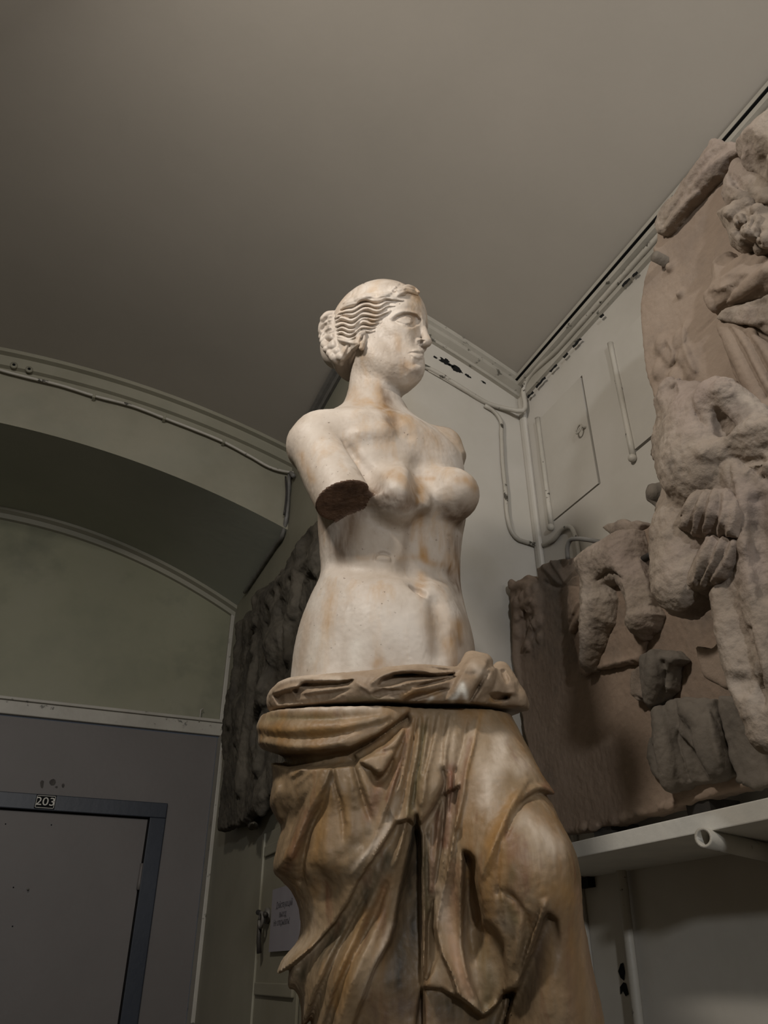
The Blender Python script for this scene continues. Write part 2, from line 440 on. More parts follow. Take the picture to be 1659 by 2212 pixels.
overlay(m, (104, 64, 46), 16, (2.2, 2.2, .3), .58, .74, 5.2, .6)
overlay(m, (92, 88, 78), 11, (2, 2, .4), .60, .76, 9.9, .5)
m = mat('plaster_roll', [(118, 98, 76), (156, 137, 116), (182, 165, 146)], 8, .55, .3, 90, (1, 1, 1), [.3, .5, .7], spec=.3, dist=.003)
overlay(m, (128, 100, 66), 12, (1, 1, 1), .56, .72, 3, .6)
mat('broken_plaster', [(66, 50, 40), (92, 72, 58), (108, 86, 70)], 30, .9, .8, 90, dist=.006)

def use_stains_and_shade(m):
    """mix in the stains recorded per vertex (streaks of the old plaster, plus shade painted into hollows)"""
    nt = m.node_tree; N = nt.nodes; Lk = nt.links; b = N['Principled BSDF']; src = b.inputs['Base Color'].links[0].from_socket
    at = N.new('ShaderNodeAttribute'); at.attribute_name = 'stain_shade'
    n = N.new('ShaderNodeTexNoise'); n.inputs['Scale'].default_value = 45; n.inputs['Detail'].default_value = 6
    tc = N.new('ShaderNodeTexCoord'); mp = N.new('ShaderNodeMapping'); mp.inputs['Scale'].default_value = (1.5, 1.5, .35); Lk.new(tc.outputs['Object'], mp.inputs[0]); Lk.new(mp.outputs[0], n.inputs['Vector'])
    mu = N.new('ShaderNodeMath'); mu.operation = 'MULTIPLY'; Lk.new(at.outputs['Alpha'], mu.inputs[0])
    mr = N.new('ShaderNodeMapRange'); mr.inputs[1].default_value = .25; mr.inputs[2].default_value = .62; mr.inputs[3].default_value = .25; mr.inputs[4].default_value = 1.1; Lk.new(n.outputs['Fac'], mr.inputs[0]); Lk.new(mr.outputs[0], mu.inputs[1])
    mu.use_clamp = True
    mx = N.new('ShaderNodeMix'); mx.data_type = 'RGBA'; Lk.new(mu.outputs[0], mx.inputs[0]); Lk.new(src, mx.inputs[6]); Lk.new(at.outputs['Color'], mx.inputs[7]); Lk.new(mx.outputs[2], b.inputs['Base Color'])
for k in ('plaster_body', 'plaster_cloth', 'plaster_roll'): use_stains_and_shade(M[k])
OCH, BRN, RED, PAL, OLV, WHT = [lin(c)[:3] for c in ((158, 120, 70), (92, 68, 44), (110, 66, 48), (208, 194, 178), (98, 92, 62), (226, 222, 212))]
class StainsAndShade:
    def __init__(s): s.items = []
    def line(s, pts, w, col, a=.7, cr=(0, 0, 1)):
        p = np.array([tuple(q) + (1.0,) * (3 - len(q)) for q in pts], float); p[:, 0] = cr[0] + p[:, 0] / cr[2]; p[:, 1] = cr[1] + p[:, 1] / cr[2]
        s.items.append((resample(p, 8), w, col, a))
    def bake(s, me, V, proj):
        x, y, _ = proj(V); rgba = np.zeros((len(V), 4)); rgba[:, :3] = PAL
        for q, w, col, a in s.items:
            m = 3 * w; idx = np.flatnonzero((x > q[:, 0].min() - m) & (x < q[:, 0].max() + m) & (y > q[:, 1].min() - m) & (y < q[:, 1].max() + m) & (V[:, 1] < .06))
            if not len(idx): continue
            bd = np.full(len(idx), 1e9); bf = np.zeros(len(idx))
            for i in range(len(q) - 1):
                e = q[i + 1, :2] - q[i, :2]; t = np.clip(((x[idx] - q[i, 0]) * e[0] + (y[idx] - q[i, 1]) * e[1]) / (e @ e + 1e-9), 0, 1)
                dd = (x[idx] - q[i, 0] - t * e[0]) ** 2 + (y[idx] - q[i, 1] - t * e[1]) ** 2; k = dd < bd; bd[k] = dd[k]; bf[k] = (q[i, 2] + t * (q[i + 1, 2] - q[i, 2]))[k]
            al = a * np.clip(bf, 0, 1) * np.exp(-(np.sqrt(bd) / (w * np.clip(bf, .3, 2))) ** 2)
            A0 = rgba[idx, 3]; An = al + A0 * (1 - al)
            rgba[idx, :3] = (rgba[idx, :3] * (A0 * (1 - al))[:, None] + np.array(col) * al[:, None]) / np.maximum(An, 1e-6)[:, None]; rgba[idx, 3] = An
        at = me.color_attributes.new('stain_shade', 'FLOAT_COLOR', 'POINT'); at.data.foreach_set('color', rgba.astype(np.float32).ravel())
# ------------------------------------------------------------------ the statue
def rows_loft(Fd, rows, n=2.3, k=0.01):
    """rows: y, xL, xR, depth/width ratio, centre depth, rotation (deg)"""
    zs, cx, cy, a, b, rot = [], [], [], [], [], []
    for (y, xl, xr, ra, dc, ro) in rows:
        L = P(xl, y, dc); R = P(xr, y, dc); w = (R[0] - L[0]) / 2; ro = math.radians(ro)
        A = w / math.sqrt(math.cos(ro) ** 2 + (ra * math.sin(ro)) ** 2)
        zs.append(L[2]); cx.append((L[0] + R[0]) / 2); cy.append(dc); a.append(A); b.append(A * ra); rot.append(ro)
    Fd.loft(zs, cx, cy, a, b, rot, n, k)
def to_local(V):   # statue space -> object space of the statue's empty (already aligned)
    return V - np.array([0, 0, 0], np.float32)

Z_JOIN = 1.876            # height of the joint between the two blocks on the statue's axis
JN = np.array([0, -.19, 1.0]); JN /= np.linalg.norm(JN)   # the joint dips towards the viewer
AL = math.radians(26)                         # the face turns this far towards the camera
HF = np.array([math.cos(AL), -math.sin(AL), 0]); HN = np.array([-math.sin(AL), -math.cos(AL), 0]); HU = np.array([0, 0, 1.])
HO = np.array([-0.013, 0.0, 2.68])
def H(x, y, z): return HO + HF * x + HN * y + HU * z
HR = np.stack([HF, HN, HU])

CUTS = []
def neck_shoulders(B):
    def seg(a, b, ra, rb, k=0.03): B.stroke([P(*a), P(*b)], [ra, rb], k)
    seg((800, 925, .03), (812, 790, .012), .060, .053, .05)
    seg((800, 915, .03), (690, 950, -.04), .050, .046, .05)
    seg((820, 925, .03), (950, 962, .075), .042, .038, .04)
    seg((700, 975, -.05), (860, 960, -.02), .05, .05, .05)
    seg((690, 945, -.065), (676, 962, -.075), .046, .051, .03)
def build_body():
    B = Field((-0.30, -0.32, Z_JOIN - .06), (0.34, 0.30, 2.60), 0.0026)
    rows_loft(B, [(888, 792, 868, .55, .02, 28), (906, 768, 905, .48, .015, 28), (925, 742, 948, .47, .01, 28), (960, 690, 990, .55, .005, 28), (1040, 694, 1003, .64, 0, 28), (1100, 693, 1006, .68, 0, 28),
                  (1150, 692, 998, .70, 0, 27), (1210, 696, 993, .72, 0, 26), (1250, 697, 993, .74, 0, 26), (1310, 676, 1003, .76, 0, 25),
                  (1370, 661, 1018, .78, 0, 24), (1440, 646, 1030, .78, 0, 22), (1540, 625, 1060, .78, 0, 20)], 2.25)
    neck_shoulders(B)
    # arm stump on the viewer's left: ends in a flat break
    A0, A1 = P(682, 965, -.075), P(765, 1120, -.165)
    ax = (A1 - A0) / np.linalg.norm(A1 - A0)
    cutn = ax * .75 + np.array([.1, .12, -.65]); cutn /= np.linalg.norm(cutn)
    cutp = P(752, 1078, -.150)
    B.stroke([A0, (A0 + A1) / 2, A1 + ax * .05], [.052, .053, .050], .008, clip=(cutn, cutp))
    CUTS.append((cutp, cutn, A0, ax, .0535))
    # far arm: broken off right below the shoulder
    F0, F1 = P(958, 968, .08), P(985, 1020, .06)
    B.stroke([F0, F1], [.041, .036], .02, clip=((.85, -.1, -.5), P(1003, 992, .07)))
    # breasts
    B.ell(P(862, 1074, -.100), (.060, .058, .058), .03)
    B.ell(P(872, 1078, -.132), (.042, .040, .038), .03)
    B.ell(P(968, 1070, -.055), (.054, .052, .056), .025)
    B.ell(P(992, 1066, -.080), (.032, .032, .034), .03)
    # belly and hips
    B.ell(P(868, 1385, -.075), (.095, .075, .105), .06)
    B.ell(P(728, 1420, 0), (.060, .09, .10), .05)
    # buttocks behind
    B.ell(P(780, 1430, .10), (.09, .08, .11), .05)
    B.ell(P(880, 1430, .12), (.09, .08, .11), .05)
    # jaw and skull base so that the neck joins the head
    head_core(B)
    sc = Sculpt(B, lambda x, y: np.array(pray(x, y)))
    L = sc.line
    # collar bones, breast bone, ribs, navel, creases
    L([(865, 925, .5), (830, 935, 1), (780, 938, .5)], .007, .75, .03)
    L([(852, 905, .6), (873, 925, 1), (882, 938, .4)], -.014, .45, .02)
    L([(912, 1000, .5), (917, 1040, 1.3), (918, 1080, 1), (914, 1110, .5)], -.018, .62, .03)
    L([(912, 1130, .5), (906, 1200, 1), (903, 1255, .5)], -.016, .80, .03)
    L([(760, 975, .5), (775, 1000), (800, 1030), (812, 1050, .7)], -.012, .5, .02)
    L([(745, 955, .5), (752, 965, 1), (765, 990, .6)], -.007, .3, .01)
    L([(715, 1215, .5), (780, 1220, 1), (850, 1224, 1), (920, 1230, 1), (980, 1238, .6)], -.014, .80, .025)
    L([(945, 1300, .5), (958, 1350, 1), (952, 1410, .5)], -.010, .93, .03)
    L([(893, 1272, .6), (903, 1277, 1), (911, 1283, .6)], -.0135, -.5, .004)
    L([(808, 1210, .5), (814, 1200, 1), (824, 1195, 1), (836, 1196, 1), (843, 1203, 1), (846, 1212, .5)], -.0045, .0, .003, step=4)
    L([(818, 1206, .8), (838, 1208, .8)], .006, .6, .006, step=4)
    L([(962, 1150, .6), (968, 1160, 1), (974, 1158, .6)], -.003, .2, .003, step=3)
    B.plane(-JN, (0, 0, Z_JOIN + .010), .004)
    return B

def head_core(B):
    e = lambda c, r, k=.02, m=1: B.ell(H(*c), r, k, m, HR)
    e((.000, 0, .085), (.104, .078, .108), .02)
    e((.045, 0, .075), (.066, .064, .085), .03)
    e((.048, 0, .006), (.046, .050, .078), .03)
    for sy in (1, -1):
        B.stroke([H(-.005, .046 * sy, .005), H(.008, .043 * sy, -.033), H(.048, .025 * sy, -.068), H(.068, .006 * sy, -.073)], [.022, .022, .021, .019], .035)
    e((.070, 0, -.066), (.022, .022, .022), .012)
    B.stroke([H(.02, 0, -.03), H(.07, 0, -.045)], [.045, .036], .03)

def build_roll():
    """rolled cloth round the hips, lower end of the upper block"""
    Rf = Field((-0.30, -0.30, Z_JOIN - .06), (0.34, 0.28, Z_JOIN + .14), 0.0020)
    cx = P(850, 1490)[0]; ring = []; rad = []; rr = math.radians(12)
    for k in range(33):
        a = math.pi * 2 * k / 32; x0, y0 = .188 * math.cos(a), .160 * math.sin(a)
        X = x0 * math.cos(rr) - y0 * math.sin(rr); Y = x0 * math.sin(rr) + y0 * math.cos(rr)
        r_ = .030 + .007 * max(0, math.cos(a + .5)) - .002 * max(0, -math.cos(a))
        ring.append((cx + X, Y, Z_JOIN + .19 * Y + r_ * .72)); rad.append(r_)
    Rf.stroke(np.array(ring), np.array(rad), .010)
    sc = Sculpt(Rf, lambda x, y: np.array(pray(x, y)))
    for p, r_ in [([(1300, 130, .8), (1290, 200, 1), (1240, 300, 1)], .020), ([(1370, 140, .8), (1345, 230, 1)], .018), ([(1470, 190, .8), (1500, 260, 1), (1530, 320, 1)], .019), ([(1560, 360, 1), (1572, 400, 1.1), (1562, 450, .9)], .018)]:
        sc.line(p, r_, .45, .01, cr=(550, 1380, 2.765))
    Hm = HeightMap(555, 1395, 1150, 1565, 1.5); Hm.cr = (550, 1380, 2.765); R, K = Hm.region, Hm.crease
    R([(225, 305), (300, 262), (420, 258), (500, 262), (595, 243), (560, 275), (480, 290), (350, 305), (250, 330)], -.013, 2)
    R([(110, 335), (200, 310), (330, 335), (450, 318), (570, 300), (480, 352), (300, 385), (140, 390)], -.006, 3)
    R([(735, 285), (760, 240), (830, 208), (940, 200), (1080, 214), (1200, 205), (1180, 222), (1060, 240), (920, 252), (820, 280)], -.014, 1.6)
    R([(960, 292), (1010, 265), (1180, 224), (1210, 228), (1090, 266)], -.012, 1.5)
    R([(880, 372), (940, 335), (1120, 295), (1160, 300), (1040, 345), (900, 385)], -.010, 1.8)
    R([(690, 330), (760, 300), (870, 305), (960, 300), (840, 350), (740, 352)], -.007, 2)
    R([(1290, 105), (1345, 100), (1395, 120), (1398, 185), (1300, 310), (1262, 395), (1120, 395), (1180, 300), (1225, 215)], .009, 5)
    R([(1400, 175), (1480, 165), (1560, 265), (1565, 330), (1450, 350), (1405, 330), (1385, 395), (1290, 395), (1345, 290)], .006, 5)
    R([(1400, 332), (1440, 322), (1530, 338), (1510, 362), (1430, 372)], -.014, 1.8)
    R([(1470, 185), (1495, 185), (1520, 245), (1505, 265), (1480, 225)], -.006, 1.5)
    for p, A, l, r_ in [([(760, 175, .5), (900, 162), (1040, 160), (1130, 172), (1220, 185, .5)], .005, 4, 3),
                        ([(700, 262, .6), (760, 218), (850, 190), (960, 184), (1080, 200), (1190, 195, .5)], .008, 7, 3), ([(820, 290, .5), (950, 255), (1080, 232), (1180, 222, .5)], .007, 6, 3),
                        ([(760, 345, .6), (900, 312), (1030, 285), (1150, 255, .6)], .007, 7, 3), ([(120, 320, .6), (220, 285), (330, 298), (430, 292), (560, 265, .5)], .006, 7, 3),
                        ([(90, 330, .5), (160, 262), (260, 235), (400, 240), (560, 240, .6)], .006, 9, 4), ([(610, 262, .6), (650, 290), (700, 330, .6)], .006, 8, 6), ([(250, 365, .6), (380, 352), (520, 330, .6)], .004, 6, 4)]:
        K(p, A, l, r_)
    for p, A, w in [([(1330, 300, .6), (1372, 210), (1398, 150, .6)], -.006, 4), ([(1280, 380, .5), (1340, 290, 1), (1400, 200, .6)], -.006, 3.5), ([(640, 300, .5), (670, 320, 1), (690, 345, .5)], -.005, 4), ([(1240, 200, .5), (1300, 215, 1), (1330, 200, .5)], -.003, 4), ([(1090, 150, .5), (1160, 150, 1), (1220, 165, .5)], -.004, 2.5), ([(1060, 172, .5), (1130, 185, 1), (1200, 198, .5)], -.004, 2.5)]:
        K(p, A, w)
    Hm.blur(5)
    Hm.carve(Rf, proj_statue, .03, .08)
    Rf.plane(-JN, (0, 0, Z_JOIN + .003), .003)
    return Rf

def build_skirt():
    Bk = Field((-0.32, -0.32, 0.88), (0.42, 0.28, Z_JOIN + .05), 0.0026)
    rows_loft(Bk, [(1500, 595, 1055, .80, 0, 15), (1545, 588, 1065, .80, 0, 15), (1590, 584, 1082, .82, 0, 15), (1640, 588, 1108, .80, 0, 14), (1700, 597, 1130, .80, 0, 14), (1745, 594, 1150, .79, 0, 13),
                   (1790, 612, 1165, .78, 0, 12), (1840, 602, 1172, .77, 0, 12), (1885, 598, 1180, .76, 0, 12), (1930, 634, 1185, .75, 0, 12), (1990, 652, 1192, .74, 0, 12), (2030, 648, 1200, .74, 0, 12), (2080, 612, 1210, .74, 0, 12), (2115, 603, 1215, .74, 0, 12),
                   (2160, 619, 1220, .74, 0, 12), (2212, 637, 1230, .74, 0, 12), (2500, 650, 1260, .74, 0, 12), (3000, 650, 1290, .74, 0, 12)], 2.3)
    Bk.stroke([P(982, 1600, -.03), P(1064, 1740, -.10), P(1120, 1880, -.15)], [.098, .087, .071], .05)
    Bk.stroke([P(1120, 1880, -.15), P(1156, 2050, -.12), P(1200, 2400, -.06)], [.071, .070, .085], .04)
    Hm = HeightMap(530, 1500, 1360, 2300, 1); Hm.cr = (540, 1380, 2.023); R, K = Hm.region, Hm.crease
    # --- layers of cloth (heights relative to the outer envelope)
    # everything left of the free flap and below the diagonal edge lies deeper
    R([(640, 800), (560, 930), (470, 1060), (430, 1150), (370, 1240), (280, 1345), (200, 1412), (128, 1465), (60, 1500), (60, 1900), (760, 1900), (760, 1500), (750, 1300), (745, 1050), (742, 860), (700, 790)], -.024, 2.5)
    # the deep hollow between the fan and the narrow folds
    R([(728, 770), (712, 870), (690, 960), (655, 1110), (632, 1250), (612, 1325), (545, 1435), (505, 1545), (440, 1720), (440, 1900), (760, 1900), (752, 1500), (748, 1250), (745, 1050), (742, 850)], -.050, 4)
    # narrow folds between hollow and flap
    R([(742, 850), (800, 770), (835, 690), (920, 640), (892, 800), (862, 1000), (832, 1130), (806, 1260), (832, 1370), (760, 1520), (750, 1500), (748, 1250), (745, 1050)], -.016, 4)
    R([(765, 1400), (770, 1250), (800, 1130), (806, 1260), (832, 1370), (885, 1480), (905, 1555), (860, 1540), (800, 1535), (760, 1530)], -.020, 2.5)
    # underskirt showing below the flap
    R([(752, 1525), (840, 1535), (905, 1560), (960, 1602), (1020, 1648), (1078, 1602), (1112, 1545), (1165, 1532), (1125, 1650), (1090, 1900), (700, 1900)], -.040, 2.5)
    R([(1165, 1532), (1200, 1440), (1240, 1340), (1275, 1240), (1300, 1200), (1340, 1230), (1380, 1420), (1400, 1700), (1400, 1900), (1080, 1900), (1120, 1660)], -.026, 9, fade=(1190, 1440, 1340, 1490))
    # bag of the flap: left rim, recessed middle
    R([(932, 930), (958, 938), (985, 968), (996, 1060), (1012, 1150), (1032, 1228), (1085, 1275), (1112, 1330), (1120, 1440), (1112, 1545), (1078, 1600), (1020, 1640), (960, 1500), (930, 1350), (925, 1150)], -.013, 5)
    R([(934, 932), (958, 940), (984, 972), (992, 1060), (1005, 1150), (1015, 1220), (985, 1270), (955, 1230), (936, 1130)], -.008, 7)
    # tongue beside the narrow folds
    R([(740, 420), (850, 400), (862, 570), (832, 690), (785, 765), (745, 822), (735, 720), (722, 580)], .007, 2, fade=(840, 640, 700, 460))
    # slung band at the upper left
    R([(-20, 270), (-20, 470), (60, 488), (150, 502), (300, 497), (430, 478), (520, 440), (620, 380), (700, 315), (700, 270)], .010, 2.5)
    R([(60, 492), (150, 505), (300, 500), (450, 480), (560, 425), (690, 330), (700, 360), (600, 460), (450, 545), (330, 560), (170, 560), (90, 530)], -.024, 7)
    R([(452, 505), (540, 450), (640, 380), (690, 350), (655, 450), (602, 560), (572, 592), (535, 568), (480, 540)], .016, 2)
    K([(40, 385, 1), (180, 395, 1.1), (330, 385, 1), (470, 370, .8), (600, 335, .6)], .010, 22, 22)
    K([(50, 450, 1), (180, 470, 1.1), (330, 465, 1), (470, 430, .8), (600, 370, .5)], .008, 12, 9)
    K([(90, 345, .6), (240, 350, 1), (400, 345, 1), (560, 330, .6)], -.005, 6); K([(80, 425, .6), (240, 432, 1), (400, 415, .9), (560, 370, .5)], -.005, 6)
    K([(420, 450, .5), (520, 410, 1), (620, 350, .6)], -.006, 6)
    # --- folds. right-hand side of travel (wr) is the steep one where it is small
    ridges = [
        ([(330, 560, .5), (290, 640, .9), (240, 740, 1.1), (190, 860, 1.2), (150, 960, 1.2), (125, 1010, 1)], .011, 9, 8),
        ([(350, 565, .5), (310, 660, .9), (255, 760, 1.1), (215, 860, 1.1), (175, 960, 1)], .010, 6, 11),
        ([(300, 545, .5), (240, 565, 1), (180, 600, .8)], .008, 5, 5), ([(330, 550, .5), (260, 590, .9), (200, 640, .6)], .006, 4, 4), ([(120, 640, .8), (108, 720, 1), (130, 780, .8)], .010, 12, 10),
        ([(350, 570, .5), (340, 700, .8), (330, 850, 1), (330, 1000, .8)], .006, 22, 16), ([(375, 570, .6), (395, 670, 1), (408, 725, 1), (420, 800, .6)], .007, 4, 9),
        ([(465, 560, .6), (500, 640, 1), (525, 720, 1), (540, 770, .6)], .006, 4, 10), ([(440, 600, .5), (445, 720, .8), (440, 850, .7)], .006, 14, 14),
        ([(650, 560, .6), (610, 680, 1), (570, 800, 1), (520, 920, 1), (450, 1030, 1)], .006, 5, 4), ([(690, 400, .6), (660, 540, 1), (620, 660, 1), (590, 760, .8)], .006, 5, 4),
        ([(640, 800, 1), (560, 930, 1), (470, 1060, 1), (430, 1150, 1), (370, 1240, 1), (280, 1345, 1), (200, 1412, 1), (130, 1465, 1)], .007, 3.5, 14),
        ([(715, 345, .6), (690, 480, 1), (660, 620, 1), (620, 760, 1), (640, 790, .4)], .008, 6, 3), ([(745, 340, .6), (735, 480, 1), (710, 600, 1), (690, 740, 1), (660, 900, 1), (600, 1050, .8)], .009, 8, 4),
        ([(785, 330, .6), (765, 480, 1), (740, 600, .8)], .007, 6, 4), ([(830, 330, .6), (800, 470, 1), (770, 600, 1.1), (755, 720, 1)], .007, 8, 5),
        ([(880, 330, .6), (860, 470, 1), (850, 560, .6)], .006, 6, 4), ([(905, 330, .5), (895, 450, 1), (885, 540, .6)], .004, 4, 4), ([(1000, 340, .6), (975, 470, 1), (950, 560, 1), (930, 700, 1), (905, 820, 1)], .008, 7, 4),
        ([(915, 640, .8), (900, 780, 1), (880, 920, 1), (850, 1060, 1), (822, 1180, 1), (808, 1260, 1), (830, 1360, 1), (885, 1470, 1), (912, 1550, 1)], .010, 12, 4),
        ([(912, 1550, 1), (960, 1595, 1), (1020, 1640, 1), (1075, 1595, 1)], .008, 8, 4), ([(930, 960, .6), (928, 1150, 1), (930, 1350, 1), (960, 1500, 1), (1000, 1600, .7)], .008, 8, 8),
        ([(1030, 1330, .6), (1030, 1450, 1), (1040, 1560, .6)], .007, 18, 18), ([(996, 1060, .6), (1012, 1150, 1), (1032, 1228, 1), (1085, 1275, 1), (1112, 1330, 1), (1122, 1450, 1)], .005, 9, 3),
        ([(1290, 1150, .8), (1260, 1240, 1), (1225, 1330, 1), (1195, 1420, 1), (1165, 1520, 1)], .009, 5, 9), ([(1200, 1180, .6), (1180, 1300, .9), (1160, 1420, .8)], .007, 8, 6),
        ([(1210, 620, .6), (1170, 680, 1), (1130, 760, 1), (1080, 870, 1.1), (1040, 960, 1), (1010, 1040, .6)], .009, 9, 9), ([(1335, 680, 1), (1290, 650, 1), (1240, 655, 1), (1190, 700, .7)], .009, 6, 9),
        ([(1130, 770, .6), (1105, 880, 1), (1095, 1000, 1), (1100, 1120, 1), (1120, 1240, .8)], .006, 6, 4), ([(1150, 1090, .5), (1200, 1170, 1), (1240, 1200, .6)], .004, 8, 6), ([(1120, 1560, .6), (1110, 1640, 1), (1080, 1720, .8)], .010, 8, 6),
        # fan under the diagonal edge
        ([(560, 1000, .5), (480, 1150, .9), (400, 1290, 1.1), (330, 1420, 1.2), (270, 1560, 1.2), (220, 1720, 1.2)], .012, 9, 14), ([(610, 930, .5), (560, 1080, .9), (490, 1230, 1.1), (420, 1380, 1.2), (360, 1540, 1.2), (300, 1720, 1.2)], .013, 10, 16),
        ([(690, 760, .6), (650, 930, 1), (600, 1110, 1), (540, 1280, 1.2), (470, 1430, 1.2), (410, 1600, 1.2), (370, 1720, 1.2)], .014, 10, 20), ([(712, 870, 1), (688, 960, 1), (655, 1110, 1), (632, 1250, 1), (612, 1325, 1), (545, 1435, 1), (505, 1545, 1), (445, 1710, 1)], .008, 3.5, 13),
        ([(200, 1440, .8), (170, 1520, 1), (180, 1600, .8)], .010, 10, 10),
        # narrow folds
        ([(880, 600, .8), (868, 720, 1), (860, 860, 1), (840, 1000, 1), (822, 1100, .7)], .010, 8, 6), ([(838, 700, .6), (822, 840, 1), (812, 960, 1), (795, 1100, .6)], .010, 6, 5), ([(790, 800, .7), (780, 880, 1), (786, 980, 1), (782, 1120, .8)], .009, 6, 5),
        ([(755, 850, .7), (758, 1000, 1), (762, 1150, 1), (765, 1300, 1), (758, 1480, .8)], .012, 5, 5)]
    for p, A, l, r_ in ridges: K(p, A, l, r_)
    for p, A, w in [([(300, 600, .5), (250, 690, 1), (200, 800, 1), (165, 900, .7)], -.010, 6), ([(355, 600, .5), (320, 720, 1), (270, 820, 1), (235, 960, 1.1), (225, 1060, .8)], -.013, 9), ([(360, 560, .6), (372, 640, 1), (395, 720, 1), (405, 800, .9), (408, 880, .5)], -.009, 4),
                    ([(448, 530, .6), (470, 610, 1.1), (492, 690, 1.1), (522, 780, .6)], -.011, 4.5), ([(530, 590, .6), (552, 625, 1.2), (590, 600, 1), (620, 530, .7)], -.016, 7), ([(300, 1010, .5), (330, 1060, 1), (320, 1130, .6)], -.010, 22),
                    ([(560, 830, .5), (480, 900, .9), (400, 960, .8)], -.006, 16), ([(700, 400, .5), (670, 540, 1), (630, 680, 1), (590, 800, .6)], -.007, 3.5), ([(728, 350, .5), (708, 500, 1), (680, 650, 1), (650, 790, .6)], -.008, 3.5), ([(765, 350, .5), (745, 500, 1), (722, 640, 1), (700, 760, .7)], -.008, 3.5),
                    ([(808, 340, .5), (785, 480, 1), (760, 580, .7)], -.006, 3.5), ([(858, 340, .5), (840, 450, 1), (835, 520, .6)], -.006, 3.5), ([(950, 340, .5), (925, 480, 1), (900, 580, .7)], -.007, 5), ([(842, 575, .8), (850, 620, 1), (830, 690, 1.2), (790, 770, 1.2), (748, 822, 1)], -.016, 6),
                    ([(900, 570, .8), (890, 640, 1), (870, 760, .7)], -.010, 4.5), ([(1150, 720, .5), (1105, 850, .9), (1090, 980, 1), (1085, 1120, .8)], -.008, 6), ([(1330, 700, 1), (1270, 675, 1), (1210, 700, 1), (1150, 780, .8), (1115, 870, .5)], -.010, 7),
                    ([(1090, 1100, .5), (1150, 1130, .8), (1210, 1230, 1), (1200, 1340, .7)], -.009, 8), ([(1270, 1180, .6), (1235, 1270, 1), (1200, 1370, 1), (1170, 1480, .7)], -.009, 4.5), ([(640, 480, .6), (560, 500, 1), (480, 515, .6)], -.008, 4),
                    ([(520, 1100, .5), (440, 1260, 1), (370, 1400, 1), (300, 1560, 1), (250, 1720, 1)], -.012, 9), ([(620, 1010, .5), (560, 1180, 1), (480, 1340, 1), (400, 1500, 1.1), (330, 1720, 1)], -.013, 10), 
                    ([(858, 640, .6), (846, 780, 1), (832, 920, 1), (808, 1060, .7)], -.009, 4.5), ([(775, 860, .6), (772, 1000, 1), (775, 1200, 1), (775, 1400, 1)], -.010, 5), ([(960, 1250, .6), (970, 1330, 1), (980, 1400, .6)], -.006, 10)]:
        K(p, A, w)
    Hm.blur(5)
    Hm.carve(Bk, proj_statue, .03, .10)
    Bk.plane(JN, (0, 0, Z_JOIN - .004), .004)
    return Bk

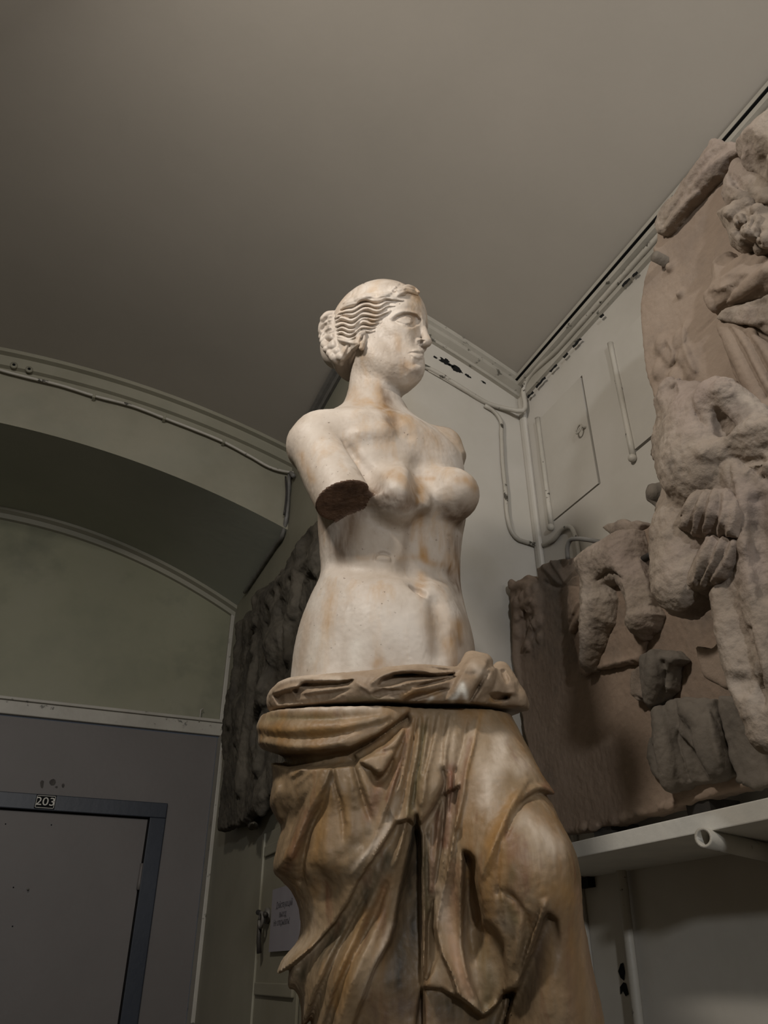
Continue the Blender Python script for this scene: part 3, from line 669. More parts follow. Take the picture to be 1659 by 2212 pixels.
def build_hair(Hd):
    Hf = Field(H(0, 0, .06) - np.array([.20, .15, .15]), H(0, 0, .06) + np.array([.15, .15, .18]), .0016)
    e = lambda c, r, k=.012, m=1: Hf.ell(H(*c), r, k, m, HR)
    e((-.004, 0, .094), (.116, .087, .124), .01)
    e((-.05, 0, .03), (.062, .070, .07), .02)
    e((-.112, 0, .072), (.034, .042, .050), .012)
    # free the face
    e((.160, 0, .015), (.098, .110, .112), .006, -1)
    e((.075, 0, -.05), (.060, .10, .10), .006, -1)
    e((.0, 0, -.078), (.20, .20, .075), .006, -1)
    sc = Sculpt(Hf, lambda x, y: np.array(pray(x, y)), also=Hd)
    L = lambda pts, r, *a, **k: sc.line(pts, r, *a, cr=(660, 570, 5.53), step=3.5, **k)
    strands = [
        [(1160, 440), (1050, 430), (960, 405), (870, 440), (800, 440), (720, 420), (660, 430), (600, 470), (500, 500), (430, 540)],
        [(1120, 470), (1020, 450), (960, 450), (900, 500), (820, 510), (760, 480), (690, 480), (620, 520), (560, 560), (480, 570), (400, 590)],
        [(1060, 500), (960, 500), (900, 560), (820, 560), (760, 530), (690, 540), (620, 580), (560, 610), (480, 600), (400, 620), (360, 650)],
        [(1010, 560), (930, 600), (860, 625), (790, 620), (720, 600), (660, 600), (610, 640), (560, 680), (500, 670), (430, 640), (370, 680)],
        [(950, 620), (880, 660), (810, 670), (740, 650), (680, 650), (630, 690), (580, 740), (520, 740), (450, 710), (390, 730), (350, 760)],
        [(900, 680), (840, 710), (780, 720), (720, 690), (660, 690), (620, 740), (570, 790), (500, 790), (430, 760), (370, 790)],
        [(850, 740), (800, 770), (740, 760), (680, 750), (620, 790), (570, 840), (500, 850), (430, 810), (370, 840)],
        [(820, 800), (760, 800), (690, 800), (630, 830), (580, 880), (500, 900), (430, 870), (370, 870)],
        [(1110, 330), (1050, 320), (1010, 350), (930, 350), (850, 355), (790, 385), (730, 380), (650, 400), (560, 440), (460, 470)],
        [(1180, 370), (1120, 365), (1080, 390), (1000, 375), (920, 385), (850, 400), (770, 395), (700, 405), (620, 440)],
        [(1330, 370), (1260, 340), (1190, 330), (1150, 350), (1090, 300), (1040, 280)],
        [(1350, 340), (1280, 300), (1200, 285), (1150, 310)],
        [(700, 830), (650, 860), (640, 920), (590, 950), (520, 940), (450, 920), (380, 900)],
        [(640, 960), (580, 1000), (520, 1060), (470, 1120), (440, 1180)],
        [(600, 1050), (560, 1120), (540, 1190), (530, 1240)],
        [(500, 980), (460, 1060), (430, 1120), (410, 1190)]]
    for s_ in strands:
        n = len(s_); L([(x, y, .5 if i in (0, n - 1) else 1) for i, (x, y) in enumerate(s_)], .0066, .10, .0030)
    for i in range(7):        # cut the valleys between neighbouring strands
        a, b = strands[i], strands[i + 1]; m = min(len(a), len(b))
        aa = resample(a, 40); bb = resample(b, 40)
        n = min(len(aa), len(bb)); aa = aa[np.linspace(0, len(aa) - 1, n).astype(int)]; bb = bb[np.linspace(0, len(bb) - 1, n).astype(int)]
        q = (aa + bb) / 2
        L([(x, y, .4 if j in (0, n - 1) else 1) for j, (x, y) in enumerate(q)], -.0052, .0, .003)
    # knot of hair behind
    for s_ in [[(330, 600), (260, 610), (215, 660)], [(320, 660), (250, 680), (200, 730), (190, 800)], [(310, 740), (250, 760), (210, 820), (195, 870)],
               [(330, 800), (280, 800), (230, 850), (210, 920)], [(330, 880), (270, 880), (240, 940), (290, 980), (340, 950)], [(340, 980), (270, 1000), (220, 960)],
               [(380, 1050), (310, 1060), (250, 1020)], [(420, 1110), (350, 1110), (290, 1070)], [(420, 1180), (370, 1160), (320, 1110)]]:
        L([(x, y, 1) for x, y in s_], .0085, .2, .003)
    L([(340, 600, .6), (330, 680, 1), (345, 780, 1), (360, 880, 1), (380, 960, .6)], -.006, .1, .003)
    for s_ in [[(310, 640), (250, 650), (205, 700)], [(300, 710), (240, 725), (200, 780)], [(300, 780), (250, 800), (215, 850)]]:
        L([(x, y, 1) for x, y in s_], -.0045, .0, .003)
    # parting on the crown
    L([(1140, 240, .5), (1080, 300, 1), (1040, 330, .5)], -.004, .2, .003)
    Hm = HeightMap(680, 585, 930, 820, 3); Hm.cr = (660, 570, 5.53)
    for s_ in strands:
        n = len(s_); Hm.crease([(x, y, .4 if i in (0, n - 1) else 1) for i, (x, y) in enumerate(s_)], .0030, 4, 3.2)
    for i in range(7):
        aa = resample(strands[i], 40); bb = resample(strands[i + 1], 40); n = min(len(aa), len(bb))
        q = (aa[np.linspace(0, len(aa) - 1, n).astype(int)] + bb[np.linspace(0, len(bb) - 1, n).astype(int)]) / 2
        Hm.crease([(x, y, .4 if j in (0, n - 1) else 1) for j, (x, y) in enumerate(q)], -.0042, 2.2)
    for p in [[(700, 240), (720, 290), (700, 340), (640, 380)], [(620, 300), (600, 350), (550, 390)], [(560, 330), (540, 390), (480, 430)], [(820, 345), (860, 350), (900, 345)], [(930, 330), (1000, 320), (1050, 330)], [(1060, 290), (1100, 330), (1150, 320), (1170, 290)]]:
        Hm.crease([(x, y, .8) for x, y in p], -.0022, 2.0)
    Hm.region([(660, 895), (700, 885), (738, 950), (715, 978), (680, 965)], -.012, 2)
    Hm.blur(2); Hm.carve(Hf, proj_statue, .0, .05)
    return Hf

def build_head():
    Hd = Field(H(.02, 0, .04) - np.array([.13, .13, .20]), H(.02, 0, .04) + np.array([.15, .12, .17]), .0014)
    neck_shoulders(Hd)
    head_core(Hd)
    st = lambda pts, r, k=.006, m=1: Hd.stroke([H(*p) for p in pts], r, k, m)
    e = lambda c, r, k=.006, m=1: Hd.ell(H(*c), r, k, m, HR)
    # forehead and brow
    e((.070, 0, .112), (.040, .056, .058), .02)
    for s_ in (1, -1):
        st([(.104, .008 * s_, .077), (.100, .026 * s_, .082), (.088, .044 * s_, .078), (.072, .054 * s_, .066)], [.008, .009, .009, .007], .010)
        if s_ < 0:
            e((.104, .032 * s_, .052), (.019, .022, .0150), .010, -1)      # socket
            e((.106, .018 * s_, .052), (.012, .009, .012), .008, -1)
            st([(.107, .014 * s_, .060), (.104, .012 * s_, .050)], [.009, .008], .008, -1)
            e((.0795, .034 * s_, .049), (.0175, .0175, .0165), .002)       # eyeball
            st([(.0945, .018 * s_, .046), (.099, .026 * s_, .057), (.0965, .036 * s_, .0585), (.088, .047 * s_, .053), (.078, .054 * s_, .045)], [.0018, .0034, .0036, .0030, .0015], .0025)
            st([(.0935, .019 * s_, .044), (.0955, .028 * s_, .039), (.0925, .038 * s_, .0385), (.083, .048 * s_, .041)], [.0012, .0025, .0027, .0015], .0025)
            st([(.099, .022 * s_, .0625), (.096, .037 * s_, .0645), (.085, .049 * s_, .059)], [.0016, .0020, .0014], .002, -1)
        e((.070 if s_ > 0 else .060, .034 * s_, .016), (.024, .022, .024), .025)           # cheekbone
        e((.068 if s_ > 0 else .060, .025 * s_, -.016), (.020, .020, .03), .02)
        # ear
        e((-.006, .076 * s_, -.004), (.014, .008, .026), .004)
        e((-.002, .083 * s_, -.006), (.006, .006, .012), .003, -1)
        st([(.0, .078 * s_, -.024), (-.002, .076 * s_, -.032)], [.007, .006], .004)
        # wings of the nose, nostrils
        e((.101, .0125 * s_, -.003), (.0115, .0075, .009), .005)
        e((.106, .0068 * s_, -.013), (.007, .0038, .005), .002, -1)
        st([(.092, .019 * s_, -.001), (.088, .021 * s_, -.011), (.084, .022 * s_, -.020)], [.003, .003, .002], .006, -1)
    st([(.102, 0, .090), (.106, 0, .070), (.110, 0, .046), (.1155, 0, .020), (.1185, 0, .002)], [.009, .0085, .0075, .0080, .0100], .008)
    e((.1165, 0, -.001), (.0125, .0115, .0100), .004)
    e((.090, 0, -.016), (.014, .022, .018), .010)
    # lips
    st([(0.0875, .020, -.0265), (0.1000, .009, -.0215), (0.1040, 0, -.0210), (0.1000, -.009, -.0215), (0.0875, -.020, -.0265)], [.0028, .0062, .0058, .0062, .0028], .004)
    st([(0.0875, .018, -.0300), (0.0985, .009, -.0375), (0.1025, 0, -.0385), (0.0985, -.009, -.0375), (0.0875, -.018, -.0300)], [.0025, .0062, .0072, .0062, .0025], .004)
    st([(0.0855, .023, -.0285), (0.1005, .012, -.0290), (0.1105, 0, -.0300), (0.1005, -.012, -.0290), (0.0855, -.023, -.0285)], [.0022, .0026, .0028, .0026, .0022], .002, -1)
    st([(.103, 0, -.012), (.1035, 0, -.018)], [.0025, .0020], .003, -1)
    st([(.086, .012, -.052), (.092, 0, -.053), (.086, -.012, -.052)], [.005, .006, .005], .008, -1)
    e((.077, 0, -.070), (.0205, .022, .0185), .012)
    # near eye, brow, nostril, ear: modelled on the visible cheek
    Hm = HeightMap(770, 640, 950, 830, 3); Hm.cr = (660, 570, 5.53); R, K = Hm.region, Hm.crease
    R([(1040, 684), (1085, 632), (1160, 598), (1250, 592), (1325, 612), (1372, 668), (1345, 722), (1270, 752), (1180, 738), (1100, 712)], -.0072, 4)
    R([(1262, 606), (1325, 612), (1372, 668), (1340, 712), (1290, 700), (1262, 650)], -.0012, 4)
    R([(1085, 684), (1130, 652), (1200, 628), (1262, 650), (1282, 690), (1250, 722), (1190, 728), (1130, 708)], .0075, 3.2)
    K([(1060, 690, .5), (1110, 658, 1), (1165, 634, 1), (1215, 626, 1), (1258, 646, 1), (1280, 684, .6)], .0032, 1.6, 1.6)
    K([(1075, 672, .4), (1120, 638, .9), (1180, 612, 1), (1235, 608, .8)], -.0022, 1.5)
    K([(1110, 706, .5), (1160, 728, 1), (1215, 740, 1), (1262, 722, .6)], .0028, 1.5, 1.5)
    K([(1140, 742, .4), (1200, 762, .9), (1260, 752, .5)], -.0016, 2)
    K([(1010, 650, .5), (1080, 592, 1), (1170, 562, 1.1), (1260, 572, 1), (1330, 596, .6)], .0042, 5, 3.2)
    K([(1385, 600, .6), (1395, 660, 1), (1400, 720, .6)], .002, 4, 4)
    R([(1335, 925), (1385, 908), (1430, 918), (1400, 950), (1350, 958)], -.0028, 1.5)
    K([(1290, 870, .5), (1292, 915, 1), (1310, 965, 1), (1350, 985, .6)], -.0012, 3)
    R([(1258, 1046), (1300, 1024), (1350, 1016), (1398, 1030), (1404, 1058), (1330, 1054), (1262, 1060)], .0030, 3)
    R([(1268, 1076), (1330, 1068), (1398, 1086), (1392, 1130), (1340, 1136), (1292, 1112)], .0034, 3.5)
    R([(1290, 1150), (1370, 1150), (1372, 1196), (1300, 1200)], -.0025, 6); R([(1215, 1240), (1290, 1215), (1370, 1240), (1370, 1310), (1300, 1350), (1225, 1320)], .0035, 9)
    K([(1225, 1075, .5), (1255, 1058, 1), (1310, 1058, 1), (1370, 1075, .8)], -.003, 1.6)
    K([(1240, 1090, .5), (1262, 1110, .8)], -.002, 3)
    K([(1290, 1200, .5), (1330, 1195, .9), (1370, 1200, .7)], -.003, 5)
    Hm.blur(3); Hm.carve(Hd, proj_statue, .0, .03)
    return Hd
def finish(Fd, amp=0.0, fr=40, amp2=0.0, fr2=150, cut=None, pl=None, rl_=0):
    V, Q = Fd.mesh()
    if cut is not None:
        keep = cut(V); Q = Q[keep[Q].all(1)]
        used = np.zeros(len(V), bool); used[Q.ravel()] = True
        re = np.cumsum(used) - 1; V = V[used]; Q = re[Q]
    if rl_: V = relax(V, Q, rl_)
    if pl is not None: V = pl.apply(V, Q)
    if amp or amp2:
        N = normals(V, Q)
        V = V + N * (amp * fbm(V * fr, 4) + amp2 * fbm(V * fr2 + 5, 3))[:, None].astype(np.float32)
    return V, Q
import time; _t = time.time()
st_root = empty('plaster_statue', (D * math.sin(YAW), D * math.cos(YAW), 0), -YAW)
tag(st_root, 'armless classical female statue of stained cream plaster with draped legs', 'statue')
ZC = 2.560
bF = build_body(); print('body', time.time() - _t)
V1, Q1 = finish(bF, .0003, 30, .0003, 200, cut=lambda V: V[:, 2] < ZC + .004)
hd = build_head(); print('head', time.time() - _t)
hr = build_hair(hd); print('hair', time.time() - _t)
V2, Q2 = finish(hd, .0003, 30, .0003, 200, cut=lambda V: V[:, 2] > ZC - .002)
VA_, QA_ = np.r_[V1, V2], np.r_[Q1, Q2 + len(V1)]
bo = np_mesh('body', VA_, QA_, M['plaster_body'], st_root)
bo.data.materials.append(M['broken_plaster'])       # the raw faces where the arms are broken off
ce = VA_[QA_].mean(1)
for cp, cn, a0, ad, rad in CUTS:
    dd = (ce - cp) @ cn; w_ = ce - a0; rr = np.linalg.norm(w_ - (w_ @ ad)[:, None] * ad, axis=1)
    for i in np.flatnonzero((np.abs(dd) < .004) & (rr < rad)): bo.data.polygons[int(i)].material_index = 1
ha_ = np_mesh('hair', *finish(hr, .0003, 60), M['plaster_body'], st_root)
rl = build_roll(); ro_ = np_mesh('hip_roll', *finish(rl, .0006, 25, .0004, 160, rl_=2), M['plaster_roll'], st_root)
sk = build_skirt(); print('skirt', time.time() - _t)
so_ = np_mesh('draped_lower_body', *finish(sk, .0008, 22, .0005, 160, rl_=2), M['plaster_cloth'], st_root)
print('statue', time.time() - _t)

# stains of the old plaster: streaks and blotches; darks in hollows also paint in shade
sb = StainsAndShade(); c2 = (600, 860, 3.607)
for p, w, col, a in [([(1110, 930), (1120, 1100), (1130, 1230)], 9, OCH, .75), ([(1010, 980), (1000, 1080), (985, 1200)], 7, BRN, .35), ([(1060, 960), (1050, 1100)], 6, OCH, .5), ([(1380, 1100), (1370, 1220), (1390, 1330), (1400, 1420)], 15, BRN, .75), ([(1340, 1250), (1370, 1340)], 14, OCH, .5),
                     ([(840, 610, .7), (900, 590, 1), (980, 640, 1), (1060, 720, .8)], 14, OCH, .55), ([(760, 740), (850, 790), (960, 810), (1060, 800)], 24, BRN, .8), ([(1100, 640), (1120, 740), (1110, 800)], 9, OCH, .7), ([(1160, 630), (1210, 625)], 5, OCH, .6), ([(1400, 640), (1480, 640), (1530, 700)], 9, OCH, .55), ([(1330, 900), (1400, 960), (1440, 880)], 20, BRN, .75),  # browns under breasts and down the right side: patina, deepened as painted shade
                     ([(390, 960), (420, 1080), (480, 1200)], 28, BRN, .6), ([(620, 880), (560, 1020), (540, 1160)], 20, BRN, .7), ([(180, 440), (220, 540), (270, 640)], 9, OCH, .5), ([(130, 500), (180, 640)], 7, OLV, .35), ([(850, 20), (870, 120), (900, 220)], 16, BRN, .6), ([(1090, 1460), (1120, 1540)], 8, OCH, .5), ([(1120, 1370), (1130, 1450)], 9, OCH, .5),
                     ([(960, 1250), (1100, 1240), (1200, 1290), (1330, 1300)], 8, OCH, .45), ([(620, 1240), (700, 1250), (760, 1230)], 7, OCH, .4), ([(1240, 300), (1320, 350), (1400, 360)], 22, OCH, .28)]: sb.line(p, w, col, a, c2)
c3 = (600, 1180, 3.318)
for p, w, col, a in [([(1290, 560), (1280, 640), (1230, 720)], 17, OCH, .75), ([(1080, 480), (1120, 600), (1150, 700)], 24, OCH, .38), ([(1250, 620), (1300, 700)], 10, BRN, .4), ([(300, 650), (260, 800)], 22, WHT, .35), ([(560, 700), (550, 850)], 14, WHT, .4), ([(200, 500), (180, 700), (140, 850)], 14, OCH, .25), ([(700, 850), (730, 820)], 9, OCH, .5), ([(1230, 180), (1270, 260), (1290, 310)], 13, BRN, .6), ([(1050, 30), (1060, 100)], 7, OCH, .7)]: sb.line(p, w, col, a, c3)
ch = (660, 570, 5.53)
for p, w, col, a in [([(1220, 330), (1310, 340), (1350, 400)], 9, OCH, .5), ([(1000, 1000), (1100, 1100), (1060, 1200)], 18, BRN, .28), ([(1180, 1240), (1260, 1300), (1330, 1290)], 11, BRN, .5), ([(1210, 1190), (1280, 1210)], 8, OCH, .5), ([(930, 1500), (960, 1620), (950, 1680)], 11, BRN, .6), ([(1100, 860), (1120, 1000)], 10, OCH, .35), ([(560, 1500), (620, 1650)], 12, OCH, .4), ([(1060, 660), (1200, 640), (1300, 640)], 6, BRN, .3), ([(900, 1700), (1000, 1780)], 10, OCH, .5)]: sb.line(p, w, col, a, ch)
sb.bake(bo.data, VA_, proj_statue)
sr = StainsAndShade(); cw = (550, 1380, 2.765)
for p, w, col, a in [([(1240, 275), (1210, 330), (1180, 370)], 6, WHT, .9), ([(1250, 300), (1270, 375)], 6, WHT, .8), ([(1060, 350), (1030, 385)], 4, WHT, .8), ([(110, 370), (200, 330), (330, 330)], 8, BRN, .5), ([(150, 250), (300, 220), (500, 235)], 7, PAL, .5), ([(780, 240), (900, 220), (1080, 220)], 5, BRN, .5), ([(560, 370), (700, 360), (850, 370)], 6, OLV, .5), ([(880, 340), (1000, 320), (1100, 330)], 7, OCH, .5), ([(1400, 360), (1460, 380)], 6, OCH, .6), ([(1560, 400), (1590, 440)], 8, BRN, .5), ([(1300, 160), (1360, 200)], 9, PAL, .4)]: sr.line(p, w, col, a, cw)
ss = StainsAndShade(); c8 = (540, 1380, 2.023)
for p, w, col, a in [([(60, 400), (200, 410), (330, 405), (450, 380)], 12, OCH, .7), ([(80, 350), (250, 345), (400, 350)], 6, OLV, .45), ([(100, 300), (300, 300), (560, 300)], 7, PAL, .6), ([(150, 505), (300, 500), (480, 480), (600, 420)], 9, BRN, .5), ([(330, 700), (310, 850), (300, 960)], 22, OCH, .5), ([(250, 760), (200, 900), (160, 1000)], 12, RED, .4), ([(410, 700), (420, 850)], 14, OCH, .35),
                     ([(560, 640), (540, 720), (520, 780)], 14, RED, .4), ([(690, 400), (640, 600), (600, 700)], 6, RED, .55), ([(760, 380), (740, 560), (700, 760)], 8, OLV, .6), ([(960, 440), (930, 600), (900, 760)], 6, RED, .5), ([(1010, 330), (980, 460), (950, 600)], 6, OCH, .45), ([(880, 560), (870, 760), (850, 900)], 10, RED, .75), ([(820, 760), (800, 950), (790, 1100)], 8, RED, .6), ([(760, 900), (770, 1200)], 8, OLV, .6),
                     ([(1100, 450), (1050, 600), (1020, 700)], 24, PAL, .6), ([(1180, 560), (1100, 500)], 22, PAL, .5), ([(1150, 700), (1090, 800), (1050, 900)], 13, OCH, .6), ([(1290, 640), (1330, 670), (1330, 720)], 9, RED, .5), ([(1220, 800), (1280, 860), (1330, 900)], 26, PAL, .55), ([(1180, 980), (1230, 1010), (1250, 1040)], 22, OCH, .35), ([(1270, 1100), (1370, 1090), (1420, 1130)], 20, OCH, .45), ([(1150, 1000), (1120, 1150), (1160, 1230)], 13, OLV, .5),
                     ([(900, 1000), (880, 1200), (900, 1400), (960, 1550)], 15, (0.42, .24, .14), .5), ([(850, 1100), (840, 1220)], 12, PAL, .3), ([(1060, 900), (1040, 1050), (1060, 1200)], 10, OCH, .55), ([(1000, 1350), (1040, 1480), (1040, 1600)], 20, OLV, .4), ([(700, 1000), (660, 1200), (600, 1400)], 12, BRN, .5), ([(500, 1200), (430, 1400), (380, 1600)], 14, OCH, .6), ([(600, 1050), (560, 1200)], 14, (0.30, .16, .07), .6), ([(620, 1250), (560, 1400), (500, 1560)], 7, PAL, .45),
                     ([(600, 960), (500, 1130), (420, 1250), (330, 1370), (230, 1470)], 20, (.05, .042, .025), .75), ([(738, 860), (725, 1000), (700, 1250), (640, 1500)], 26, (.035, .03, .02), .85), ([(560, 1640), (700, 1600), (850, 1640)], 36, (0.09, .055, .035), .75), ([(850, 1590), (950, 1650), (1050, 1690)], 26, (.05, .042, .025), .7), ([(1350, 1250), (1380, 1450), (1420, 1640)], 26, (0.20, .13, .08), .6), ([(1290, 1220), (1250, 1400), (1210, 1620)], 30, (.07, .048, .03), .75), ([(1440, 1100), (1480, 1400), (1520, 1640)], 14, (0.30, .19, .13), .5), ([(450, 1000), (600, 820), (640, 700)], 6, PAL, .5)]: ss.line(p, w, col, a, c8)  # near-black in the hollow and below cloth edges: dirt plus painted-in shade
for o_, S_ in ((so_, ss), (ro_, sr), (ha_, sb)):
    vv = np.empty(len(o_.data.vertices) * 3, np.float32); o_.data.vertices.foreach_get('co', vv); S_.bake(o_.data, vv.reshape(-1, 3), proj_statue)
# ------------------------------------------------------------------ room shell
UL, VL, VA, VB, UR = .72, 3.672, 2.736, 1.730, 1.244
XW, YB = -1.84, -4.6
def vault(x): return 3.645 - .157 * (x + .3) ** 2
def arch_out(x): return 3.305 - .160 * (x + .44) ** 2
def arch_in(x): return 3.43 - .225 * (x + .47) ** 2
def raw(name, V, Fc, m=None, parent=None, smooth=False):
    me = bpy.data.meshes.new(name); me.from_pydata([tuple(map(float, v)) for v in V], [], Fc); me.update()
    if smooth: me.polygons.foreach_set('use_smooth', np.ones(len(me.polygons), bool))
    return link_mesh(name, me, m, parent)
def box(name, a, b, m=None, parent=None, bev=0.0):
    bm = bmesh.new(); bmesh.ops.create_cube(bm, size=1.0)
    a = np.minimum(a, b) * 1.0 if False else np.array(a, float); b = np.array(b, float)
    lo, hi = np.minimum(a, b), np.maximum(a, b)
    for v in bm.verts: v.co = Vector(((lo + hi) / 2 + np.array(v.co) * (hi - lo)).tolist())
    if bev: bmesh.ops.bevel(bm, geom=bm.edges[:], offset=bev, segments=2, affect='EDGES', profile=.6)
    me = bpy.data.meshes.new(name); bm.to_mesh(me); bm.free(); return link_mesh(name, me, m, parent)
def grid_surface(name, us, vs, fn, m, parent=None, smooth=True, th=0.0, flip=False):
    V = [fn(u, v) for u in us for v in vs]; n = len(vs)
    Fc = [(i * n + j, (i + 1) * n + j, (i + 1) * n + j + 1, i * n + j + 1) for i in range(len(us) - 1) for j in range(n - 1)]
    if flip: Fc = [f[::-1] for f in Fc]
    return raw(name, V, Fc, m, parent, smooth)
def sweep(name, path, prof, m, parent=None, smooth=False, close=True, up=None):
    """profile points are (side, up) offsets carried along a path; frame: side given by fn"""
    V = []; n = len(prof)
    for p, sd, upv in path:
        for a, b in prof: V.append(np.array(p) + np.array(sd) * a + np.array(upv) * b)
    Fc = []
    for i in range(len(path) - 1):
        for j in range(n if close else n - 1):
            k = (j + 1) % n; Fc.append((i * n + j, (i + 1) * n + j, (i + 1) * n + k, i * n + k))
    Fc.append(tuple(range(n))[::-1]); Fc.append(tuple((len(path) - 1) * n + j for j in range(n)))
    return raw(name, V, Fc, m, parent, smooth)
def tube(name, pts, r, m, parent=None, n=12, wob=0.0, hollow=False):
    pts = [np.array(p, float) for p in pts]; V = []; rings = []
    prev = None
    for i, p in enumerate(pts):
        t = pts[min(i + 1, len(pts) - 1)] - pts[max(i - 1, 0)]; t /= np.linalg.norm(t) + 1e-9
        a = np.cross(t, [0, 0, 1.0]) if prev is None else prev - t * (prev @ t)
        if np.linalg.norm(a) < 1e-3: a = np.cross(t, [1.0, 0, 0])
        a /= np.linalg.norm(a); b = np.cross(t, a); prev = a
        rings.append((p, a, b))
    for rr in ([r, r * .72] if hollow else [r]):
        for i, (p, a, b) in enumerate(rings):
            q = rr * (1 + wob * math.sin(i * 1.7))
            for k in range(n): V.append(p + a * q * math.cos(2 * math.pi * k / n) + b * q * math.sin(2 * math.pi * k / n))
    Fc = []; L = len(rings)
    for i in range(L - 1):
        for k in range(n): Fc.append((i * n + k, i * n + (k + 1) % n, (i + 1) * n + (k + 1) % n, (i + 1) * n + k))
    if hollow:
        o = L * n
        for i in range(L - 1):
            for k in range(n): Fc.append((o + i * n + k, o + (i + 1) * n + k, o + (i + 1) * n + (k + 1) % n, o + i * n + (k + 1) % n))
        for k in range(n):
            Fc.append((k, o + k, o + (k + 1) % n, (k + 1) % n)); e = (L - 1) * n
            Fc.append((e + k, e + (k + 1) % n, o + e + (k + 1) % n, o + e + k))
    else: Fc.append(tuple(range(n))[::-1]); Fc.append(tuple((L - 1) * n + k for k in range(n)))
    return raw(name, V, Fc, m, parent, True)
def smooth_path(pts, step=.02):
    pts = np.array(pts, float); L = np.r_[0, np.cumsum(np.linalg.norm(np.diff(pts, axis=0), axis=1))]
    u = np.linspace(0, L[-1], max(3, int(L[-1] / step)))
    return np.stack([smooth_interp(u, L, pts[:, k]) for k in range(3)], 1)
def wall_with_holes(name, axis, c, u0, u1, z0, z1, holes, m, depth, flip=False):
    """flat wall at axis=c with rectangular recesses (u0,u1,z0,z1), each `depth` deep (sign = direction)"""
    us = sorted({u0, u1, *[h[0] for h in holes], *[h[1] for h in holes]}); zs = sorted({z0, z1, *[h[2] for h in holes], *[h[3] for h in holes]})
    V = []; Fc = []
    def pt(u, z, d=0): return (c + d, u, z) if axis == 'x' else (u, c + d, z)
    def quad(ps): k = len(V); V.extend(ps); Fc.append((k, k + 1, k + 2, k + 3) if not flip else (k + 3, k + 2, k + 1, k))
    for i in range(len(us) - 1):
        for j in range(len(zs) - 1):
            uc, zc = (us[i] + us[i+1]) / 2, (zs[j] + zs[j+1]) / 2
            if not any(h[0] < uc < h[1] and h[2] < zc < h[3] for h in holes):
                quad([pt(us[i], zs[j]), pt(us[i+1], zs[j]), pt(us[i+1], zs[j+1]), pt(us[i], zs[j+1])])
    for a, b, e, f in holes:
        cs = [(a, e), (b, e), (b, f), (a, f)]
        for k in range(4):
            p, q = cs[k], cs[(k + 1) % 4]; quad([pt(*p), pt(*p, depth), pt(*q, depth), pt(*q)])
        quad([pt(*c_, depth) for c_ in cs])
    return raw(name, V, Fc, m)

mat('wall_paint', [(168, 162, 152), (180, 175, 165), (188, 183, 175)], 1.6, .55, .25, 30, dist=.003)
overlay(M['wall_paint'], (160, 148, 128), 1.1, (1, 1, 1), .52, .72, 4, .6)
mat('arch_paint', [(124, 120, 104), (136, 132, 116), (143, 138, 122)], 2.2, .5, .22, 30, dist=.003)
overlay(M['arch_paint'], (120, 122, 110), 1.7, (1, 1, 1), .52, .75, 2, .5)
mat('niche_paint', [(116, 116, 96), (132, 130, 108), (138, 135, 116)], 1.4, .5, .22, 25, dist=.003)
overlay(M['niche_paint'], (84, 86, 72), 2.0, (1, 1, 1), .56, .75, 7, .6)
mat('soffit_paint', [(160, 163, 152), (172, 174, 163)], 1.5, .7, .15, 30)
mat('ceiling_paint', [(158, 152, 142), (170, 163, 153)], .9, .8, .12, 60, dist=.002)
mat('door_panel', [(96, 91, 88), (106, 101, 98)], 1.5, .5, .25, 45, dist=.002)
mat('door_frame_paint', [(36, 41, 50), (46, 51, 60)], 3, .4, .1, 50)
mat('trim_paint', [(152, 147, 136), (172, 167, 156)], 5, .42, .3, 40, dist=.003)
overlay(M['trim_paint'], (70, 68, 60), 26, (1, 1, 1), .62, .68, 3, .9)
mat('conduit_paint', [(158, 153, 142), (176, 170, 159)], 6, .42, .35, 60, dist=.003)
overlay(M['conduit_paint'], (58, 54, 46), 26, (1, 1, 1), .59, .63, 5, .95)
mat('dark_gap', [(12, 13, 13)], 1, .9, 0)
mat('floor_tile', [(92, 84, 72), (112, 103, 90)], 3, .6, .1, 40)
mat('metal_dark', [(46, 44, 42), (66, 62, 58)], 20, .45, .2, 90)
mat('metal_grey', [(96, 94, 90), (120, 117, 112)], 20, .45, .2, 90)
mat('white_paint', [(188, 186, 178), (204, 200, 190)], 12, .5, .2, 60)

def struct(o): o['kind'] = 'structure'; return o
struct(raw('floor', [(XW, YB, 0), (UR, YB, 0), (UR, VL, 0), (XW, VL, 0)], [(0, 1, 2, 3)], M['floor_tile']))
xs = np.linspace(XW, UR, 49)
struct(grid_surface('ceiling', xs, [YB, -2, 0, 1.5, VA + .01], lambda x, y: (x, y, vault(x)), M['ceiling_paint']))
